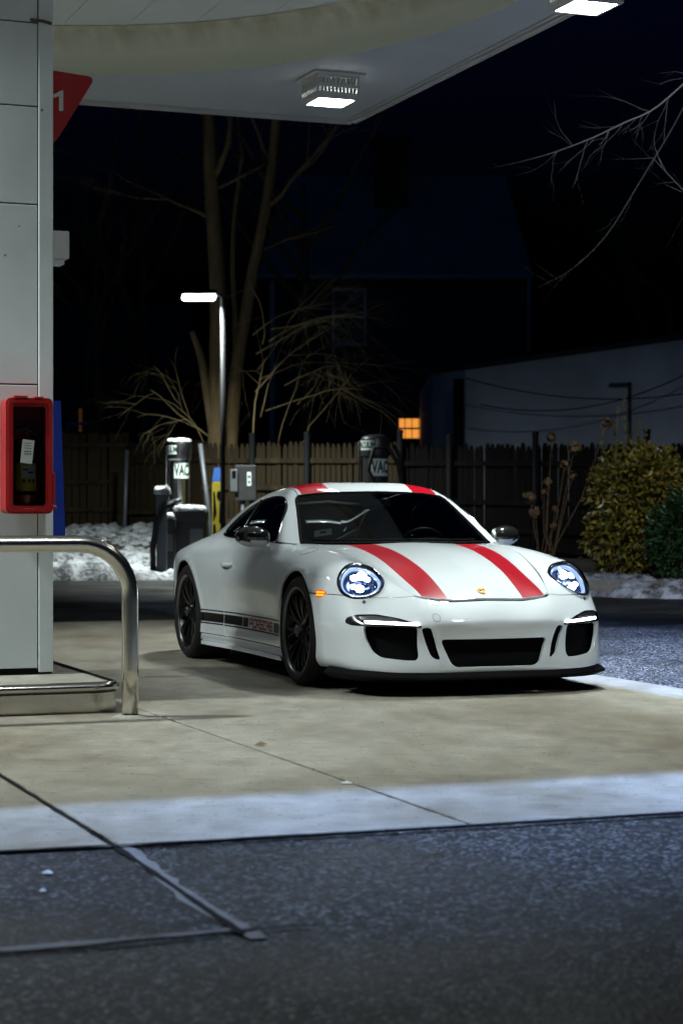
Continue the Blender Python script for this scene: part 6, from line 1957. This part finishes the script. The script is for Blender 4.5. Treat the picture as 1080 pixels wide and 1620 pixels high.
# ------------------------------------------------------------------ graphics along the flank
def decal(pts, m, name, s, off=.0028, step=.02, stp=.012):
    q = DY.fwd(view('s', dens(pts, stp)))
    return panel(name, DY, q, [m], gap=0, offset=off, parent=car, side=s, flange=0, step=step)
def build_graphics(s):
    top = lambda x: .366 + .004 * (x + 1.3)
    def band(x0, x1, d0, d1, m, nm):
        xs = np.linspace(x0, x1, 30)
        return decal([(x, .366 + d0) for x in xs] + [(x, .366 + d1) for x in xs[::-1]], m, nm, s)
    lim = 0.0
    band(-2.080, -1.685, .004, .012, M_STRIPE, 'pinstripe'); band(-1.672, -.415, .004, .012, M_STRIPE, 'pinstripe')
    band(-2.085, -1.685, -.088, -.080, M_STRIPE, 'pinstripe'); band(-1.665, -.42, -.088, -.080, M_STRIPE, 'pinstripe')
    band(-2.085, -1.685, -.072, -.010, M_STRIPE, 'side_stripe'); band(-1.672, -1.30, -.072, -.010, M_STRIPE, 'side_stripe')
    band(-1.285, -1.17, -.072, -.010, M_STRIPE, 'side_stripe'); band(-.56, -.425, -.072, -.010, M_STRIPE, 'side_stripe')
    # block lettering, stroke by stroke
    G = {'P': [[(0, 0), (0, 1), (1, 1), (1, .42), (0, .42)]], 'O': [[(0, 0), (0, 1), (1, 1), (1, 0), (0, 0)]],
         'R': [[(0, 0), (0, 1), (1, 1), (1, .45), (0, .45)], [(.55, .45), (1, 0)]], 'S': [[(1, 1), (0, 1), (0, .5), (1, .5), (1, 0), (0, 0)]],
         'C': [[(1, 1), (0, 1), (0, 0), (1, 0)]], 'H': [[(0, 0), (0, 1)], [(1, 0), (1, 1)], [(0, .5), (1, .5)]],
         'E': [[(1, 1), (0, 1), (0, 0), (1, 0)], [(0, .5), (.9, .5)]]}
    word = 'PORSCHE'; n = len(word); x0, x1 = -1.145, -.585; cw = (x1 - x0) / n
    zb, zt = .300, .350
    vs, fs, nb = [], [], 0
    for i, ch in enumerate(word):
        # reads left to right for someone facing that flank
        for st in G[ch]:
            for a, b in zip(st[:-1], st[1:]):
                ax, az = (i + .10 + a[0] * .74) * cw, zb + a[1] * (zt - zb)
                bx, bz = (i + .10 + b[0] * .74) * cw, zb + b[1] * (zt - zb)
                d = np.array([bx - ax, bz - az]); L = np.linalg.norm(d); d /= L; w = .0058
                nn = np.array([-d[1], d[0]]) * w; ex = d * w
                quad = [(ax, az) - ex - nn, (bx, bz) + ex - nn, (bx, bz) + ex + nn, (ax, az) - ex + nn]
                for q in quad:
                    px = x0 + q[0] if s < 0 else x1 - q[0]
                    vs.append((px, q[1]))
                fs.append((nb, nb + 1, nb + 2, nb + 3)); nb += 4
    P = view('s', vs); N = grad(P); P = P + N * (.0030 + .0002 * (np.arange(len(P)) // 4 % 3)[:, None]); P[:, 1] *= s
    link('lettering', mesh_of('lettering', P, fs, M_DECRED), car)
for s in (1, -1): build_graphics(s)

# ------------------------------------------------------------------ emblem on the nose of the hood
def build_emblem():
    o = view('t', [(.80, 0)])[0]; nrm = grad(o[None])[0]
    M = Matrix.Translation(Vector(o + nrm * .002)) @ Matrix(((0, nrm[2] * -1, nrm[0]), (1, 0, 0), (0, nrm[0], nrm[2]))).to_4x4()
    sh = [(-.024, .030), (-.012, .032), (0, .034), (.012, .032), (.024, .030), (.026, .010), (.022, -.012), (.012, -.028), (0, -.036), (-.012, -.028), (-.022, -.012), (-.026, .010)]
    em = MB().prism(sh, 0, .004, 0, M).build('emblem', M_GOLD, car)
    MB().prism([(.001, -.002), (.019, -.002), (.019, -.010), (.010, -.022), (.001, -.027)], .0035, .0055, 0, M).prism([(-.019, .002), (-.001, .002), (-.001, .022), (-.019, .021)], .0035, .0055, 0, M).build('emblem_field', M_EMRED, em)
    MB().prism([(-.019, -.002), (-.001, -.002), (-.001, -.008), (-.016, -.008)], .0035, .0052, 0, M).prism([(.001, .014), (.019, .014), (.019, .008), (.001, .008)], .0035, .0052, 0, M).build('emblem_bar', M_TRIM, em)
build_emblem()
# filler cap outline and parking sensor rounds are thin rings on the skin
def skin_ring(v, c, r, name, rad=.0015, ry=None):
    t = np.linspace(0, 2 * math.pi, 28, endpoint=False)
    P = view(v, np.stack([c[0] + r * np.cos(t), c[1] + (ry or r) * np.sin(t)], 1))
    return P
P = skin_ring('t', (-.17, .745), .075, 'fuel_flap', ry=.055); P[:, 1] *= -1
MB().tube(P, .0016, 5, closed=True).build('fuel_flap', M_STEEL, car)
P = skin_ring('f', (.36, .455), .022, 'towing_cover'); P[:, 1] *= -1
MB().tube(P, .0012, 5, closed=True).build('towing_cover', M_STEEL, car)

# ------------------------------------------------------------------ cabin
def build_cabin():
    # dashboard
    ys = np.linspace(-.66, .66, 25); rows = []
    for y in ys:
        c = 1 - (y / .70) ** 4
        b = .05 * math.exp(-((y - .36) / .17) ** 2)
        rows.append([(-.52 - .3 * y * y, y, .80), (-.70, y, .835 + .01 * c), (-.86, y, .84 + .01 * c + b), (-.95, y, .80 + b), (-1.0, y, .70), (-.96, y, .52)])
    vs = [p for r in rows for p in r]; fs = []
    for i in range(24):
        for j in range(5): fs.append((i * 6 + j, i * 6 + j + 1, (i + 1) * 6 + j + 1, (i + 1) * 6 + j))
    link('dashboard', mesh_of('dashboard', vs, fs, M_DARKIN, smooth=True), car)
    # steering wheel (left-hand drive)
    M = Matrix.Translation((-1.06, .36, .79)) @ Matrix.Rotation(R_(-66), 4, 'Y')
    st = empty('steering_wheel', parent=car)
    path = [M @ Vector((.175 * math.cos(a), .175 * math.sin(a), 0)) for a in np.linspace(0, 2 * math.pi, 40, endpoint=False)]
    MB().tube(path, .016, 10, closed=True).build('wheel_rim', M_LEATH, st)
    MB().lathe([(.001, .02), (.05, .018), (.06, 0), (.055, -.02)], 20, 0, M).build('wheel_hub', M_LEATH, st)
    for a in (R_(90), R_(-90), R_(180)):
        MB().tube([M @ Vector((.05 * math.cos(a), .05 * math.sin(a), 0)), M @ Vector((.17 * math.cos(a), .17 * math.sin(a), 0))], [.016, .012], 8).build('wheel_spoke', M_STEEL, st)
    # seats
    for y in (.36, -.36):
        t = empty('seat', parent=car)
        prof = [(-1.62, .30, .20), (-1.70, .50, .25), (-1.76, .70, .27), (-1.80, .86, .25), (-1.83, .97, .17), (-1.845, 1.05, .13), (-1.84, 1.09, .10)]
        rows = []
        for x, z, w in prof:
            rows.append([(x + .07, y - w, z), (x + .02, y - w * .7, z), (x + .0, y, z), (x + .02, y + w * .7, z), (x + .07, y + w, z), (x - .06, y + w * .9, z), (x - .09, y, z), (x - .06, y - w * .9, z)])
        vs = [p for r in rows for p in r]; fs = []
        for i in range(len(rows) - 1):
            for j in range(8): fs.append((i * 8 + j, i * 8 + (j + 1) % 8, (i + 1) * 8 + (j + 1) % 8, (i + 1) * 8 + j))
        fs.append(tuple(range(8 * len(rows) - 8, 8 * len(rows))))
        o = link('seat_back', mesh_of('seat_back', vs, fs, M_LEATH, smooth=True), t)
        sm = o.modifiers.new('soft', 'SUBSURF'); sm.levels = 1; sm.render_levels = 2
        MB().box((-1.38, y, .36), (.52, .50, .16), bevel=.05).build('seat_cushion', M_LEATH, t)
    MB().box((-1.3, 0, .17), (2.0, 1.5, .02)).build('cabin_floor', M_DARKIN, car)
    MB().box((-2.15, 0, .55), (.03, 1.35, .75)).build('rear_shelf', M_DARKIN, car)
    MB().box((-1.25, 0, .42), (.95, .18, .26), bevel=.03).build('centre_console', M_DARKIN, car)
    # roll bar seen through the glass, inner mirror, permit card in the corner of the windshield
    MB().tube([(-1.95, -.50, .50), (-1.96, -.48, .95), (-1.95, -.38, 1.10), (-1.95, 0, 1.13), (-1.95, .38, 1.10), (-1.96, .48, .95), (-1.95, .50, .50)], .02, 10).tube([(-1.95, .42, 1.02), (-1.95, -.42, .62)], .017, 8).build('roll_bar', M_LEATH, car)
    im = MB().box((-.985, .0, 1.125), (.02, .22, .06), bevel=.008, rot=Matrix.Rotation(R_(-12), 3, 'Y')).tube([(-.98, 0, 1.14), (-.985, 0, 1.19)], .01, 8).build('rear_view_mirror', M_DARKIN, car)
    P = view('t', [(-.600, .565), (-.570, .455), (-.632, .435), (-.662, .545)])
    P = P - grad(P) * .012; P[:, 1] *= -1
    link('permit_card', mesh_of('permit_card', P, [(0, 1, 2, 3)], mat('permit_paper', (.82, .90, .84), .6)), car)
    c = P.mean(0); Q = c + (P - c) * np.array([.35, .35, .35]); Q = Q + np.array([.0015, 0, .003])
    link('permit_print', mesh_of('permit_print', Q, [(0, 1, 2, 3)], M_DARKIN), car)
build_cabin()
